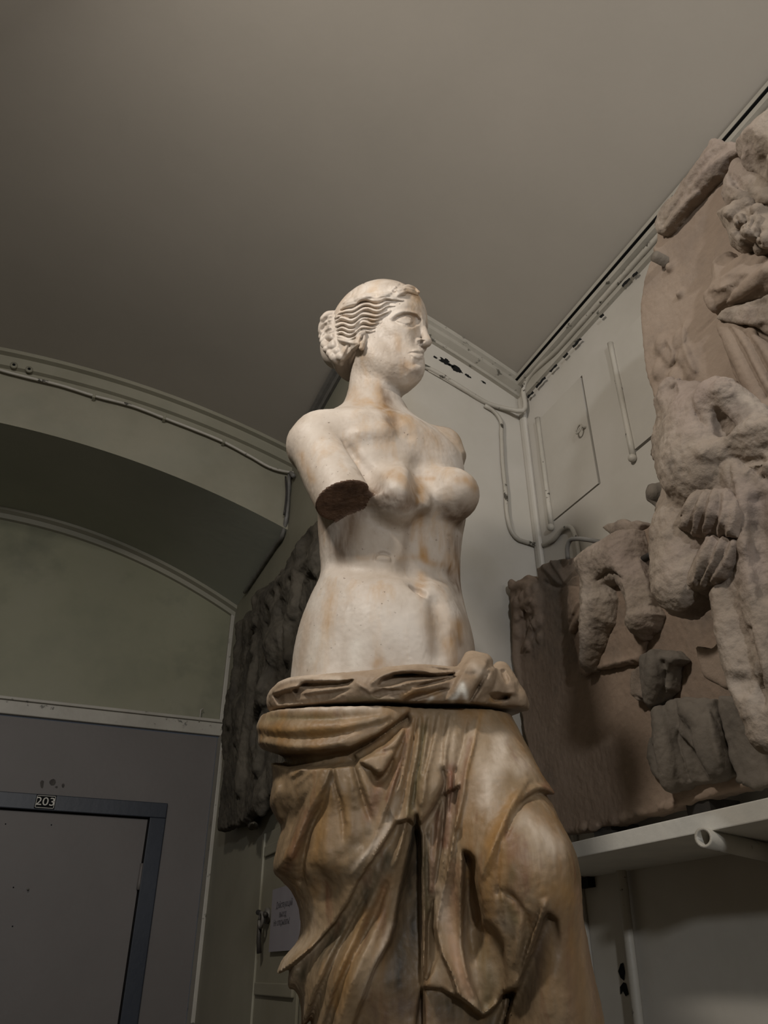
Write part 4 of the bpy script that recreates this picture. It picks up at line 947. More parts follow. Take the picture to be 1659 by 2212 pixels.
# right wall with two hatches
pw = lambda x, y: atX(x, y, UR)[1:]
h1 = [pw(1166, 903), pw(1295, 1037)]; hz0, hz1 = pw(1199, 1125)[1], pw(1166, 905)[1]
H1 = (pw(1277, 925)[0], pw(1180, 1010)[0], hz0, hz1)
H2 = (pw(1440, 900)[0] - .12, pw(1348, 860)[0], pw(1374, 976)[1], pw(1325, 742)[1])
g = .004
struct(wall_with_holes('wall_right', 'x', UR, YB, VB, 0, 3.285, [H1, H2], M['wall_paint'], .05, flip=True))
for nm, hh, lab, gy, gz in [('wall_hatch', H1, 'painted steel hatch with a ring handle near the room corner', .009, .005), ('wall_hatch', H2, 'painted steel hatch half hidden behind the tall relief slab', .006, .009)]:
    y0, y1, z0, z1 = hh
    r = empty(nm, (UR, (y0 + y1) / 2, z0)); tag(r, lab, 'hatch', 'hatches in the right wall')
    struct(box('trim_shade_backing', (UR + .03, y0 + .001, z0 + .001), (UR + .0495, y1 - .001, z1 - .001), M['dark_gap']))  # near-black plate added inside the recess so the gap reads as shade
    lw = np.array([UR, (y0 + y1) / 2, z0])
    p = box('panel', np.array([UR - .001, y0 + gy, z0 + gz]) - lw, np.array([UR + .02, y1 - .0005, z1 - .0008]) - lw, M['wall_paint'], r)
    hp = [np.array([UR - .006, y1 + .004, z]) - lw for z in np.linspace(z0 - .012, z1 + .004, 9)]
    hg = tube('hinge', hp, .008, M['conduit_paint'], r, 12, .08)
    bm = bmesh.new(); bmesh.ops.create_uvsphere(bm, u_segments=12, v_segments=8, radius=.0115); me = bpy.data.meshes.new('hinge_knob'); bm.to_mesh(me); bm.free()
    me.polygons.foreach_set('use_smooth', np.ones(len(me.polygons), bool))
    k = link_mesh('hinge_knob', me, M['conduit_paint'], hg); k.location = hp[0] + np.array([-.002, .002, -.004])
    if hh is H1:
        c0 = atX(1250, 927, UR - .014) - lw
        ring = [c0 + np.array([.004 * math.sin(t), .013 * math.cos(t), .015 * math.sin(t)]) for t in np.linspace(0, 2 * math.pi, 19)]
        tube('ring_handle', ring, .0028, M['brass'] if 'brass' in M else M['conduit_paint'], r, 8)
        tube('handle_stem', [c0 + [.0, -.010, .004], c0 + [.006, -.014, 0], c0 + [.018, -.016, -.002]], .004, M['conduit_paint'], r, 8)
# block between the niche and the room: two faces
struct(raw('wall_back', [(UL, VB, 0), (UR, VB, 0)] + [(x, VB, vault(x)) for x in np.linspace(UR, UL, 12)], [tuple(range(14))], M['wall_paint']))
LH = (atX(655, 1900, UL)[1], atX(575, 1900, UL)[1], .62, 2.12)
struct(raw('wall_side', [(UL, VL, 0), (UL, VB, 0), (UL, VB, 3.48), (UL, VL, 3.48)], [(0, 1, 2, 3)], M['arch_paint']))
struct(raw('wall_left', [(XW, YB, 0), (XW, VL, 0), (XW, VL, 3.6), (XW, YB, 3.6)], [(0, 1, 2, 3)], M['arch_paint']))
struct(wall_with_holes('wall_behind', 'y', YB, XW, UR, 0, 3.66, [(-1.9 + .7, .2, 1.0, 2.9)], M['wall_paint'], -.25))
# arch front face, soffit, niche
ax_ = np.linspace(-1.6, UL, 40)
V = []; Fc = []
for x in ax_: V += [(x, VA, arch_out(x)), (x, VA, vault(x) + .005)]
for i in range(len(ax_) - 1): Fc.append((2 * i, 2 * i + 2, 2 * i + 3, 2 * i + 1))
k = len(V); V += [(XW, VA, 0), (-1.6, VA, 0), (-1.6, VA, vault(-1.6)), (XW, VA, vault(XW))]; Fc.append((k, k + 1, k + 2, k + 3))
struct(raw('wall_arch', V, Fc, M['arch_paint']))
struct(grid_surface('soffit', ax_, [0, .25, .5, .75, 1], lambda x, t: (x, VA + (VL - VA) * t, arch_out(x) * (1 - t) + arch_in(x) * t), M['soffit_paint']))
struct(raw('wall_niche', [(-1.6, VL, 2.5), (UL, VL, 2.5)] + [(x, VL, arch_in(x)) for x in ax_[::-1]], [tuple(range(42))], M['niche_paint']))
struct(raw('jamb_left', [(-1.6, VA, 0), (-1.6, VL, 0), (-1.6, VL, 3.2), (-1.6, VA, 3.1)], [(0, 1, 2, 3)], M['arch_paint']))
# infill wall round the door, rail over it
ZT = 2.447
DX = (-.42, .446); DZ = 2.076
struct(wall_with_holes('wall_infill', 'y', VL - .004, -1.6, .700, 0, ZT, [(DX[0], DX[1], 0, DZ)], M['door_panel'], .06))
struct(box('trim_rail', (-1.6, VL - .022, ZT + .006), (UL, VL + .01, 2.512), M['trim_paint'], bev=.004))
struct(box('trim_ledge', (-1.6, VL - .034, 2.512), (UL, VL + .01, 2.526), M['trim_paint'], bev=.003))
struct(box('trim_post', (.7035, VL - .09, 0), (UL, VL + .01, 2.447), M['trim_paint'], bev=.003))
struct(box('trim_niche_edge', (.700, VL - .018, 2.526), (UL, VL + .01, 3.09), M['trim_paint'], bev=.004))
arc_in = [((x, VL, arch_in(x)), (0, -1, 0), (0, 0, -1)) for x in ax_]
struct(sweep('trim_niche_arch', arc_in, [(0, -.01), (.045, -.01), (.045, .020), (.020, .028), (.018, .052), (0, .055)], M['arch_paint']))
# door 203
dr = empty('room_door', ((DX[0] + DX[1]) / 2, VL, 0)); dl = np.array([(DX[0] + DX[1]) / 2, VL, 0])
tag(dr, 'grey door in the arched niche, dark blue frame with number plate 203', 'door')
B_ = lambda n, a, b, m, bev=0, par=None: box(n, np.array(a) - dl, np.array(b) - dl, m, par or dr, bev)
B_('leaf', (DX[0] + .004, VL + .004, .01), (DX[1] - .005, VL + .04, DZ - .005), M['door_panel'], .002)
fr = []
for nm, a, b in [('frame_head', (DX[0] - .067, VL - .022, DZ), (DX[1] + .067, VL + .012, DZ + .062)), ('frame_jamb', (DX[1], VL - .022, 0), (DX[1] + .067, VL + .012, DZ)), ('frame_jamb', (DX[0] - .067, VL - .022, 0), (DX[0], VL + .012, DZ))]:
    fr.append(B_(nm, a, b, M['door_frame_paint'], .003))
hz = [atY(301, 1894, VL)[2]]
hb = tube('hinge', [np.array([DX[1] - .004, VL - .012, z]) - dl for z in np.linspace(hz[0] - .05, hz[0] + .05, 5)], .008, M['door_panel'], dr, 10, .1)
hb2 = tube('hinge', [np.array([DX[1] - .004, VL - .012, z]) - dl for z in np.linspace(.25, .35, 5)], .008, M['door_panel'], dr, 10, .1)
def pt203(x, y, off=0.0): return atY(x, y, VL - .022 - off)
q0, q1 = pt203(73, 1746), pt203(123, 1719)
pl = B_('number_plate', (q0[0], VL - .025, q0[2]), (q1[0], VL - .0215, q1[2]), M['dark_gap'], .001)
for a, b in [((q0[0] + .003, q0[2] + .003), (q1[0] - .003, q0[2] + .005)), ((q0[0] + .003, q1[2] - .005), (q1[0] - .003, q1[2] - .003)), ((q0[0] + .003, q0[2] + .003), (q0[0] + .005, q1[2] - .003)), ((q1[0] - .005, q0[2] + .003), (q1[0] - .003, q1[2] - .003))]:
    o = B_('plate_border', (a[0], VL - .0258, a[1]), (b[0], VL - .0248, b[1]), M['white_paint']); o.parent = pl
def text_mesh(name, s, size, loc, rot, m, parent, xs=1.0):
    cu = bpy.data.curves.new(name, 'FONT'); cu.body = s; cu.size = size; cu.align_x = 'CENTER'; cu.align_y = 'CENTER'; cu.extrude = .0004
    o = bpy.data.objects.new(name, cu); C.objects.link(o)
    bpy.context.view_layer.update(); dg = bpy.context.evaluated_depsgraph_get(); me = bpy.data.meshes.new_from_object(o.evaluated_get(dg)); me.name = name
    bpy.data.objects.remove(o); t = link_mesh(name, me, m, parent); t.location = loc; t.rotation_euler = rot; t.scale = (xs, 1, 1); return t
text_mesh('number', '203', (q1[2] - q0[2]) * .82, tuple((q0 + q1) / 2 - dl + [0, -.0037, 0]), (math.pi / 2, 0, 0), M['white_paint'], pl, 1.15)
def blob(name, c, r, m, parent=None, n=10):
    bm = bmesh.new(); bmesh.ops.create_uvsphere(bm, u_segments=n, v_segments=max(6, n // 2), radius=1)
    me = bpy.data.meshes.new(name); bm.to_mesh(me); bm.free(); me.polygons.foreach_set('use_smooth', np.ones(len(me.polygons), bool))
    o = link_mesh(name, me, m, parent); o.location = tuple(c); o.scale = r if hasattr(r, '__len__') else (r, r, r); return o
c = atY(60, 1922, VL + .004) - dl
sc_ = tube('screw', [c + [0, .004, 0], c + [0, -.018, .002]], .004, M['metal_grey'], dr, 8)
for x, y in [(12, 1780), (111, 1782), (29, 1917), (27, 2001)]:
    c = atY(x, y, VL + .004) - dl; tube('screw_hole', [c + [0, .003, 0], c + [0, -.0012, 0]], .0028, M['dark_gap'], dr, 8)
# bracket hook on the rail
c = atY(430, 1560, VL - .02)
hk = tube('hook', [c, c + [0, -.012, .02], c + [-.001, -.012, .055], c + [.010, -.014, .062]], .0035, M['trim_paint'], None, 8)
tag(hk, 'small painted hook standing on the rail above the door, near its right end', 'hook')
# ------------------------------------------------------------------ cornices, conduits, hatch with notice
def run_x(x0, x1, n=40): return np.linspace(x0, x1, n)
cor_prof = [(0, .0), (.030, .0), (.034, -.006), (.034, -.020), (.022, -.024), (.022, -.027), (.030, -.030), (.030, -.046), (.012, -.052), (.012, -.092), (0, -.095)]
# right wall (straight)
pR = [((UR, y, 3.272), (-1, 0, 0), (0, 0, 1)) for y in (YB, -1, 0, 1, VB)]
struct(sweep('trim_cornice_right', pR, cor_prof, M['trim_paint']))
struct(box('trim_cornice_gap', (UR - .0345, YB, 3.2475), (UR - .02, VB - .03, 3.2500), M['dark_gap']))
pB = [((x, VB, vault(x) + .003), (0, -1, 0), (0, 0, 1)) for x in run_x(UL, UR, 16)]
struct(sweep('trim_cornice_back', pB, [(0, 0), (.030, 0), (.036, -.008), (.036, -.026), (.024, -.032), (.024, -.038), (.034, -.044), (.036, -.062), (.014, -.072), (.014, -.085), (0, -.085)], M['trim_paint']))
pL = [((UL, y, vault(UL) + .003), (-1, 0, 0), (0, 0, 1)) for y in (VB, 2.2, VA)]
struct(sweep('trim_cornice_side', pL, [(0, 0), (.03, 0), (.034, -.02), (.024, -.026), (.012, -.03), (.012, -.06), (0, -.06)], M['metal_grey']))
pA = [((x, VA, vault(x) + .004), (0, -1, 0), (0, 0, 1)) for x in run_x(-1.6, UL, 60)]
struct(sweep('trim_cornice_arch', pA, [(0, 0), (.030, 0), (.034, -.006), (.034, -.022), (.012, -.026), (.012, -.034), (.018, -.038), (.018, -.078), (0, -.082)], M['arch_paint']))
def conduit(name, pts, r, lab, m='conduit_paint', step=.02, wob=.05, cat='pipe', group='painted pipes and cables on the walls'):
    o = tube(name, smooth_path(pts, step), r, M[m], None, 10, wob); tag(o, lab, cat, group); return o
o_ = .007
# pipe along the right cornice, turning at the corner onto the back wall
pts = [(UR - .017, y, 3.205) for y in np.linspace(.2, VB - .05, 8)] + [atX(1128, 888, UR - .03), atY(1100, 884, VB - .02), atY(1060, 874, VB - o_), atY(1000, 840, VB - o_), atY(940, 803, VB - o_), (UL + .02, VB - o_, atY(940, 803, VB)[2] + .02)]
conduit('conduit', pts, .0085, 'thick painted pipe running under the ceiling cornice round the room corner')
pts = [atY(x, y, VB - .008) for x, y in [(1047, 876), (1066, 888), (1080, 905), (1083, 940), (1086, 1000), (1092, 1060), (1098, 1124), (1106, 1150), (1118, 1164), (1140, 1172)]] + [np.array([UR - .010, VB - .010, atX(1166, 1178, UR)[2]])] + [atX(x, y, UR - .009) for x, y in [(1195, 1166), (1218, 1141), (1232, 1138), (1243, 1160), (1250, 1195), (1256, 1240)]]
conduit('conduit', pts, .0068, 'painted pipe dropping down the pale back wall and hooking round the corner', step=.015)
conduit('cable', [atY(x, y, VB - .004) for x, y in [(925, 800), (980, 832), (1030, 862)]], .003, 'thin painted cable under the back cornice beside the face of the statue', cat='cable')
conduit('conduit', [atX(x, y, UR - .02) for x, y in [(1335, 1840), (1343, 1890), (1353, 1980), (1366, 2090), (1380, 2212), (1420, 2600)]], .011, 'straight upright pipe on the wall under the shelf', wob=.0)
# arch conduit with clips and two bolts
ac = [(-40, 785), (0, 799), (60, 815), (130, 832), (200, 854), (290, 878), (355, 903), (420, 928), (480, 953), (540, 985), (590, 1012), (625, 1020), (650, 1022)]
conduit('conduit', [atY(x, y, VA - .022) for x, y in ac], .006, 'long thin pipe following the curved cornice above the arch')
for x, y, cl_ in [(203, 856, 'leftmost of three small painted clips on the pipe above the arch'), (355, 903, 'middle one of three small painted clips on the pipe above the arch'), (483, 954, 'small painted clip on the arch pipe, nearest to the statue')]:
    c = atY(x, y, VA - .020); b = box('pipe_clip', c - [.006, .010, .012], c + [.006, .018, .010], M['arch_paint'], None, .002)
    tag(b, cl_, 'clip', 'clips on the pipe above the arch')
for x, y, l in [(30, 790, 'left one of two painted round bolts on the curved cornice'), (63, 799, 'right one of two painted round bolts on the curved cornice')]:
    c = atY(x, y, VA - .019); b = tube('bolt_head', [c + [0, .004, 0], c + [0, -.006, 0]], .014, M['arch_paint'], None, 14)
    d = tube('bolt_hole', [c + [0, -.004, 0], c + [0, -.0075, 0]], .006, M['dark_gap'], b, 10); tag(b, l, 'bolt', 'bolts on the curved cornice')
pts = [atX(x, y, UL - .014) for x, y in [(634, 1028)]] + [(UL - .012, VA - .012, z) for z in (3.36, 3.30, 3.22, 3.14)] + [(UL - .012, y, arch_out(UL) + (y - VA) / (VL - VA) * (arch_in(UL) - arch_out(UL)) - .012) for y in np.linspace(VA + .03, VL - .25, 8)]
conduit('cable', pts, .009, 'thick dark cable running down the corner of the arch and along its soffit', 'metal_grey', cat='cable', wob=.12)
conduit('cable', [(UL - .034, VA - .03, 3.33), (UL - .026, VA - .035, 3.24), (UL - .028, VA - .03, 3.14)], .004, 'thin dark cable beside the thick one at the arch corner', 'metal_dark', cat='cable')
# corner batten of the right wall
struct(box('trim_corner', (UR - .016, VB - .030, 0), (UR + .001, VB + .001, 3.19), M['wall_paint'], bev=.009))
# hatch in the side wall with latch and notice
hy0, hy1 = atX(660, 1900, UL)[1], atX(574, 1900, UL)[1]; hzt = atX(582, 1800, UL)[2]
hr_ = empty('side_hatch', (UL, (hy0 + hy1) / 2, 0)); ho = np.array([UL, (hy0 + hy1) / 2, 0])
tag(hr_, 'grey-green painted hatch door in the side wall behind the statue', 'hatch')
b = lambda n, a, c, m, bev=0, par=None: box(n, np.array(a) - ho, np.array(c) - ho, m, par or hr_, bev)
b('leaf', (UL - .010, hy0, .75), (UL - .001, hy1, hzt), M['arch_paint'], .003)
for z in (atX(588, 1838, UL)[2], atX(575, 2136, UL)[2]):
    b('batten', (UL - .018, hy0 + .02, z - .016), (UL - .008, hy1 - .02, z + .016), M['arch_paint'], .003)
b('edge_strip', (UL - .016, hy1, .75), (UL - .001, hy1 + .022, hzt), M['arch_paint'], .003)
ct = atX(567, 1978, UL - .03)
lt = empty('padlock_latch', tuple(ct)); tag(lt, 'dark metal latch with a hanging bolt on the side wall hatch', 'latch')
tube('crossbar', [np.array([0, .055, .012]), np.array([0, .0, .004]), np.array([0, -.04, 0])], .008, M['metal_dark'], lt, 8)
tube('staple', [np.array([-.006, .02 * math.cos(t) - .01, .020 * math.sin(t) - .012]) for t in np.linspace(0, 2 * math.pi, 13)], .005, M['metal_grey'], lt, 8)
tube('hanging_bolt', [np.array([-.004, .012, -.01]), np.array([-.002, .014, -.07]), np.array([.002, .014, -.10])], .0075, M['metal_dark'], lt, 8)
tube('backplate', [np.array([.020, 0, 0]), np.array([.010, 0, 0])], .022, M['metal_grey'], lt, 12)
mat('paper', [(138, 134, 142), (150, 147, 154)], 5, .8, .05, 30)
mat('ink', [(84, 82, 88)], 5, .8, 0)
pc = [atX(x, y, UL - .0185) for x, y in [(589, 1930), (652, 1925), (640, 2052), (583, 2056)]]
yA, yB_ = max(pc[0][1], pc[3][1]), min(pc[1][1], pc[2][1]); zA, zB = pc[0][2] + .01, pc[2][2]
nt_ = box('paper_notice', (UL - .0190, yB_, zB), (UL - .0178, yA, zA), M['paper']); tag(nt_, 'white paper notice with three lines of dark lettering on the side wall hatch', 'notice')
for s_, (x, y), xsz in [('Действующий', (614, 1953), 1.0), ('выход', (611, 1974), 1.0), ('Не открывать!', (608, 1992), 1.0)]:
    p = atX(x, y, UL - .0192); text_mesh('lettering', s_, .0235, tuple(p), (math.pi / 2, 0, -math.pi / 2), M['ink'], nt_, 1.0)

# places where the paint has come off, and old marks
def chip(name, pts, fn, thick, m, parent, seed=0):
    """flat irregular flake outline on a wall; fn maps a pixel to the wall"""
    q = [np.array(fn(x, y)) for x, y in pts]; nrm = thick; V = q + [p + nrm for p in q]; n = len(q)
    Fc = [tuple(range(n)), tuple(range(2 * n - 1, n - 1, -1))] + [(i, (i + 1) % n, n + (i + 1) % n, n + i) for i in range(n)]
    return raw(name, V, Fc, m, parent)
cb = bpy.data.objects['trim_cornice_back']; cR = bpy.data.objects['trim_cornice_right']; wi = bpy.data.objects['wall_infill']
onB = lambda x, y: atY(x, y, VB - .0010)
rg_ = random.Random(11)
def ragged(x, y, a, b, ang, n=22):
    return [(x + math.cos(ang) * a * math.cos(t) * (q := rg_.uniform(.45, 1.1)) - math.sin(ang) * b * math.sin(t) * q, y + math.sin(ang) * a * math.cos(t) * q + math.cos(ang) * b * math.sin(t) * q) for t in np.linspace(0, 2 * math.pi, n + 1)[:-1]]
for p in [ragged(961, 781, 17, 6, .5), ragged(988, 799, 18, 6, .55), ragged(975, 790, 9, 3, .5), ragged(940, 772, 6, 2, .5), ragged(1010, 812, 9, 2.5, .55), ragged(1045, 826, 7, 1.5, .55)]:
    chip('paint_loss', p, onB, np.array([0, -.0015, 0]), M['dark_gap'], cb)
onR = lambda x, y: atX(x, y, UR - .0125)
rr_ = random.Random(5)
for x, y, l in [(1246, 740, 26), (1222, 768, 14), (1196, 795, 22), (1168, 826, 30), (1146, 852, 18), (1352, 610, 24), (1372, 592, 14), (1300, 682, 10)]:
    dx, dy = .69, -.72; px_, py_ = .72, .69; P_ = []
    for t in (-.5, -.25, 0, .25, .5): P_.append((x + dx * l * t + px_ * rr_.uniform(1, 4), y + dy * l * t + py_ * rr_.uniform(1, 4)))
    for t in (.5, .25, 0, -.25, -.5): P_.append((x + dx * l * t - px_ * rr_.uniform(0, 3), y + dy * l * t - py_ * rr_.uniform(0, 3)))
    chip('paint_loss', P_, onR, np.array([-.0015, 0, 0]), M['dark_gap'], cR)
mat('smudge', [(54, 50, 48), (80, 76, 72)], 40, .8, 0)
onI = lambda x, y: atY(x, y, VL - .0045)
for x, y, w, h in [(91, 1694, 5, 9), (114, 1690, 8, 8), (122, 1700, 4, 3), (136, 1697, 4, 6)]:
    P_ = [(x + w * math.cos(a) * rr_.uniform(.6, 1.1), y + h * math.sin(a) * rr_.uniform(.6, 1.1)) for a in np.linspace(0, 2 * math.pi, 10)[:-1]]
    chip('smudge', P_, onI, np.array([0, -.0006, 0]), M['smudge'], wi)
onR2 = lambda x, y: atX(x, y, UR - .001); wr_ = bpy.data.objects['wall_right']
for P_ in [[(1341, 2082), (1346, 2080), (1350, 2100), (1348, 2118), (1341, 2112), (1336, 2098)], [(1347, 2122), (1352, 2124), (1358, 2148), (1352, 2152), (1346, 2140), (1341, 2148), (1340, 2132)]]:
    chip('black_stain', P_, onR2, np.array([-.0010, 0, 0]), M['dark_gap'], wr_)
c = atX(1266, 1905, UR); bk = box('shelf_bracket_block', (UR - .022, 1.655, 1.672), (UR - .001, 1.70, 1.694), M['dark_gap']); tag(bk, 'small black block under the far end of the white shelf', 'block')
# ------------------------------------------------------------------ carved relief slabs
mat('relief_stone', [(112, 100, 88), (142, 129, 115), (160, 149, 137)], 5, .8, .6, 120, [1, 1, 1] and (1, 1, 1), [.3, .5, .72], dist=.004)
overlay(M['relief_stone'], (84, 76, 68), 14, (1, 1, 1), .54, .72, 3, .7)
overlay(M['relief_stone'], (150, 134, 126), 4, (1, 1, 1), .5, .7, 6, .6)
mat('relief_slab', [(122, 106, 92), (138, 120, 104), (150, 132, 116)], 3, .85, .5, 150, pos=[.3, .5, .7], dist=.002)
overlay(M['relief_slab'], (82, 78, 72), 2.5, (1, 1, 1), .52, .68, 5, .8)
mat('relief_slab_light', [(128, 112, 98), (144, 128, 113), (156, 141, 127)], 3, .85, .5, 150, pos=[.3, .5, .7], dist=.002)
overlay(M['relief_slab_light'], (122, 110, 100), 5, (1, 1, 1), .52, .70, 5, .7)
mat('relief_grey', [(88, 82, 74), (112, 104, 94), (126, 117, 105)], 5, .85, .5, 120, dist=.003)
mat('relief_dark', [(58, 54, 48), (74, 69, 60), (88, 82, 72)], 7, .85, .5, 90, dist=.004)
class Relief:
    def __init__(s, poly_px, X, th, h=.0035, front=.16, rough=.004, pad=.04, seed=0, ymin=-9, bulge=0.0, bs=.03, rnd=.008):
        P2 = np.array([atX(x, y, X)[1:] for x, y in poly_px]); P2[:, 0] = np.maximum(P2[:, 0], ymin)
        s.X = X; lo = (X - front, P2[:, 0].min() - pad, P2[:, 1].min() - pad); hi = (X + th + .02, P2[:, 0].max() + pad, P2[:, 1].max() + pad)
        s.F = Field(lo, hi, h); F_ = s.F
        sl, x, y, z = F_.sub(F_.lo, F_.lo + F_.h * F_.n)
        d2 = poly_sd(y[0], z[0], P2)
        yy = np.broadcast_to(y[0], d2.shape).ravel(); zz = np.broadcast_to(z[0], d2.shape).ravel()
        nz = fbm(np.stack([yy * 22 + seed, zz * 22, yy * 0 + seed], 1), 4).reshape(d2.shape) * rough
        d2 = (d2 + nz)[None]
        bl = bulge * (1 - np.exp(np.minimum(d2, 0) / bs))
        dx = np.maximum(X - bl - x, x - X - th)
        r = rnd
        F_.f = (np.minimum(np.maximum(dx + r, d2 + r), 0) + np.sqrt(np.maximum(dx + r, 0) ** 2 + np.maximum(d2 + r, 0) ** 2) - r).astype(np.float32)
        s.sc = Sculpt(F_, wray, (0, 0, EYE), .5, 4.2); s.pl = Pleats(proj_world, (0, 0, EYE)); s.ppm = F / (X * 1.75)
    def L(s, pts, r, sink=.4, k=None, step=14):
        if abs(r) <= .0125: w = abs(r) * s.ppm; s.pl.add(pts, r * .9, w * (1.3 if r > 0 else .7), w * .7); return
        return s.sc.line(pts, r * .82, min(.85, sink + .22), k, step)
    def B(s, x, y, r, out=0.0, k=.02, mode=1):
        """lump centred behind pixel x, y"""
        h = s.sc.hit([(x, y)])[0]; r = np.array(r, float); h[0] += -out * .5 + (.35 * r[0] if mode > 0 else 0); s.F.ell(h, r * [.75, .9, .9], k * 1.3, mode)
    def obj(s, name, m, parent, loc, amp=.002, fr=35, amp2=.0008, fr2=140):
        V, Q = finish(s.F, amp, fr, amp2, fr2, pl=s.pl); return np_mesh(name, V - np.array(loc, np.float32), Q, m, parent)

def c6(*p): return [(1300 + x / 4.423, 200 + y / 4.423) + tuple(r) for x, y, *r in p]
def c7(*p): return [(1300 + x / 4.423, 700 + y / 4.423) + tuple(r) for x, y, *r in p]
def c4(*p): return [(1059 + x / 2.765, 1000 + y / 2.765) + tuple(r) for x, y, *r in p]
def upper_relief():
    X = .95; loc = atX(1560, 1500, X); loc[2] = atX(1500, 1400, X)[2] - .1
    r = empty('tall_relief', tuple(loc)); tag(r, 'tall broken stone relief with a torso and heavy drapery at the right edge', 'relief')
    RS, SL = M['relief_stone'], M['relief_slab_light']
    # smooth ground
    A = Relief([(1900, -60), (1760, 100), (1640, 262), (1592, 330), (1560, 318), (1530, 330), (1500, 370), (1470, 405), (1440, 450), (1415, 492), (1416, 530), (1405, 560), (1390, 600),
                (1380, 660), (1381, 720), (1392, 800), (1408, 860), (1440, 900), (1450, 1320), (1482, 1345), (1496, 1380), (1500, 1420), (1515, 1462), (1560, 1488), (1620, 1500), (1800, 1560), (2000, 1400), (2200, 300)], X, .045, ymin=.28, front=.05, rough=.003)
    for q, rr in [((1450, 578), .012), ((1471, 635), .010)]: A.B(*q, (rr * 1.3, rr * .9, rr), .012, .006)
    A.L([(1508, 722, .5), (1530, 700, 1), (1545, 685, .6)], -.004); A.L([(1413, 520, .6), (1422, 545, 1), (1436, 552, .5)], .008)
    for q in [(1470, 735), (1480, 775), (1445, 770), (1460, 815), (1495, 800), (1430, 745), (1425, 800)]: A.B(*q, (.018, .018, .024), .006, .008)
    A.L([(1482, 700, .6), (1478, 730, 1), (1486, 770, 1), (1500, 800, .6)], .010); A.L([(1432, 755, .5), (1437, 748, 1), (1443, 744, .5)], -.006)
    A.L([(1446, 800, .5), (1458, 785, 1), (1464, 778, .5)], -.006); A.L([(1440, 735, .6), (1455, 760, 1), (1450, 790, .6)], .008)
    for q, r_ in [((1520, 1322), .030), ((1535, 1340), .036), ((1552, 1362), .030), ((1505, 1338), .018), ((1550, 1385), .018), ((1530, 1385), .014)]:
        c_ = atX(*q, X + .02); A.F.ell(c_, (.10, r_, r_ * .8), .006, -1)
    A.obj('ground_slab', SL, r, loc, .0010, 18, .0006, 140)
    def plate(name, poly, dX, bulge, bs=.03, m=RS, lines=(), blobs=(), rough=.004, front=.10, amp=.0014, amp2=.0010, th=.04, seed=0, h=.003, fr=30, rnd=.006):
        T = Relief(poly, X - dX, th, h=h, front=front, rough=rough, seed=seed, ymin=.28, bulge=bulge, bs=bs, rnd=rnd)
        for b_ in blobs: T.B(*b_)
        for l_ in lines: T.L(*l_)
        return T.obj(name, m, r, loc, amp, fr, amp2, 130)
    plate('broken_edge', c6((1040, 450), (1190, 470), (1335, 478), (1290, 570), (1200, 640), (1100, 770), (930, 910), (800, 1110), (640, 1320), (520, 1335), (505, 1240), (560, 1100), (680, 960), (760, 840), (900, 640), (1010, 520)), .022, .012, lines=[
        (c6((1180, 500, .5), (1080, 580, 1), (960, 700, 1), (840, 870, .6)), -.009), (c6((1230, 560, .5), (1120, 660, 1), (980, 790, 1), (860, 920, .6)), .010),
        (c6((1130, 480, .5), (1010, 600, 1), (900, 720, 1), (800, 860, .6)), .008), (c6((900, 960, .6), (780, 1080, 1), (620, 1280, .6)), .009), (c6((760, 980, .5), (660, 1120, 1), (580, 1260, .6)), -.007)], seed=1, rough=.006)
    plate('top_mass', c6((1340, 470), (1440, 330), (1600, 170), (1900, 0), (1900, 900), (1560, 920), (1530, 830), (1380, 720), (1300, 620), (1280, 560)), .03, .07, .05, seed=2, lines=[
        (c6((1480, 480, .7), (1520, 600, 1), (1500, 720, .8)), -.018), (c6((1390, 560, .6), (1400, 660, 1), (1440, 720, .7)), .014)], amp=.003)
    plate('raised_arm', c6((1290, 640), (1400, 740), (1540, 860), (1800, 1000), (1800, 1180), (1500, 1080), (1300, 1100), (1200, 1130), (1150, 1000), (1180, 850), (1230, 720)), .025, .03, .02, seed=3, lines=[
        (c6((1290, 680, .8), (1370, 780, 1), (1500, 880, 1), (1650, 980, 1)), .016), (c6((1230, 780, .6), (1330, 900, 1), (1390, 950, .6)), -.012), (c6((1250, 1000, .6), (1330, 1010, 1), (1500, 1040, 1)), .010)])
    # head with thick curls
    T = Relief(c6((1100, 1140), (1190, 1100), (1300, 1040), (1460, 1040), (1620, 1080), (1800, 1200), (1800, 1560), (1560, 1500), (1450, 1480), (1350, 1560), (1260, 1480), (1210, 1330), (1140, 1250)), X - .03, .04, h=.0026, front=.10, ymin=.28, bulge=.035, bs=.02, seed=4)
    for q in [(1583, 462), (1598, 448), (1618, 442), (1640, 455), (1636, 480), (1632, 508), (1655, 520), (1648, 540), (1604, 478), (1620, 500), (1612, 522)]: T.B(*q, (.020, .013, .015), .02, .005)
    T.B(1592, 506, (.014, .009, .014), .014, .004); T.B(1590, 508, (.008, .004, .006), .010, .003, -1)
    for p in [((1590, 470), (1600, 490)), ((1610, 460), (1612, 485)), ((1628, 470), (1622, 495)), ((1600, 520), (1622, 532)), ((1636, 500), (1640, 530))]: T.L([(x, y, 1) for x, y in p], -.006)
    T.obj('curly_head', RS, r, loc, .0016, 40, .001, 140)
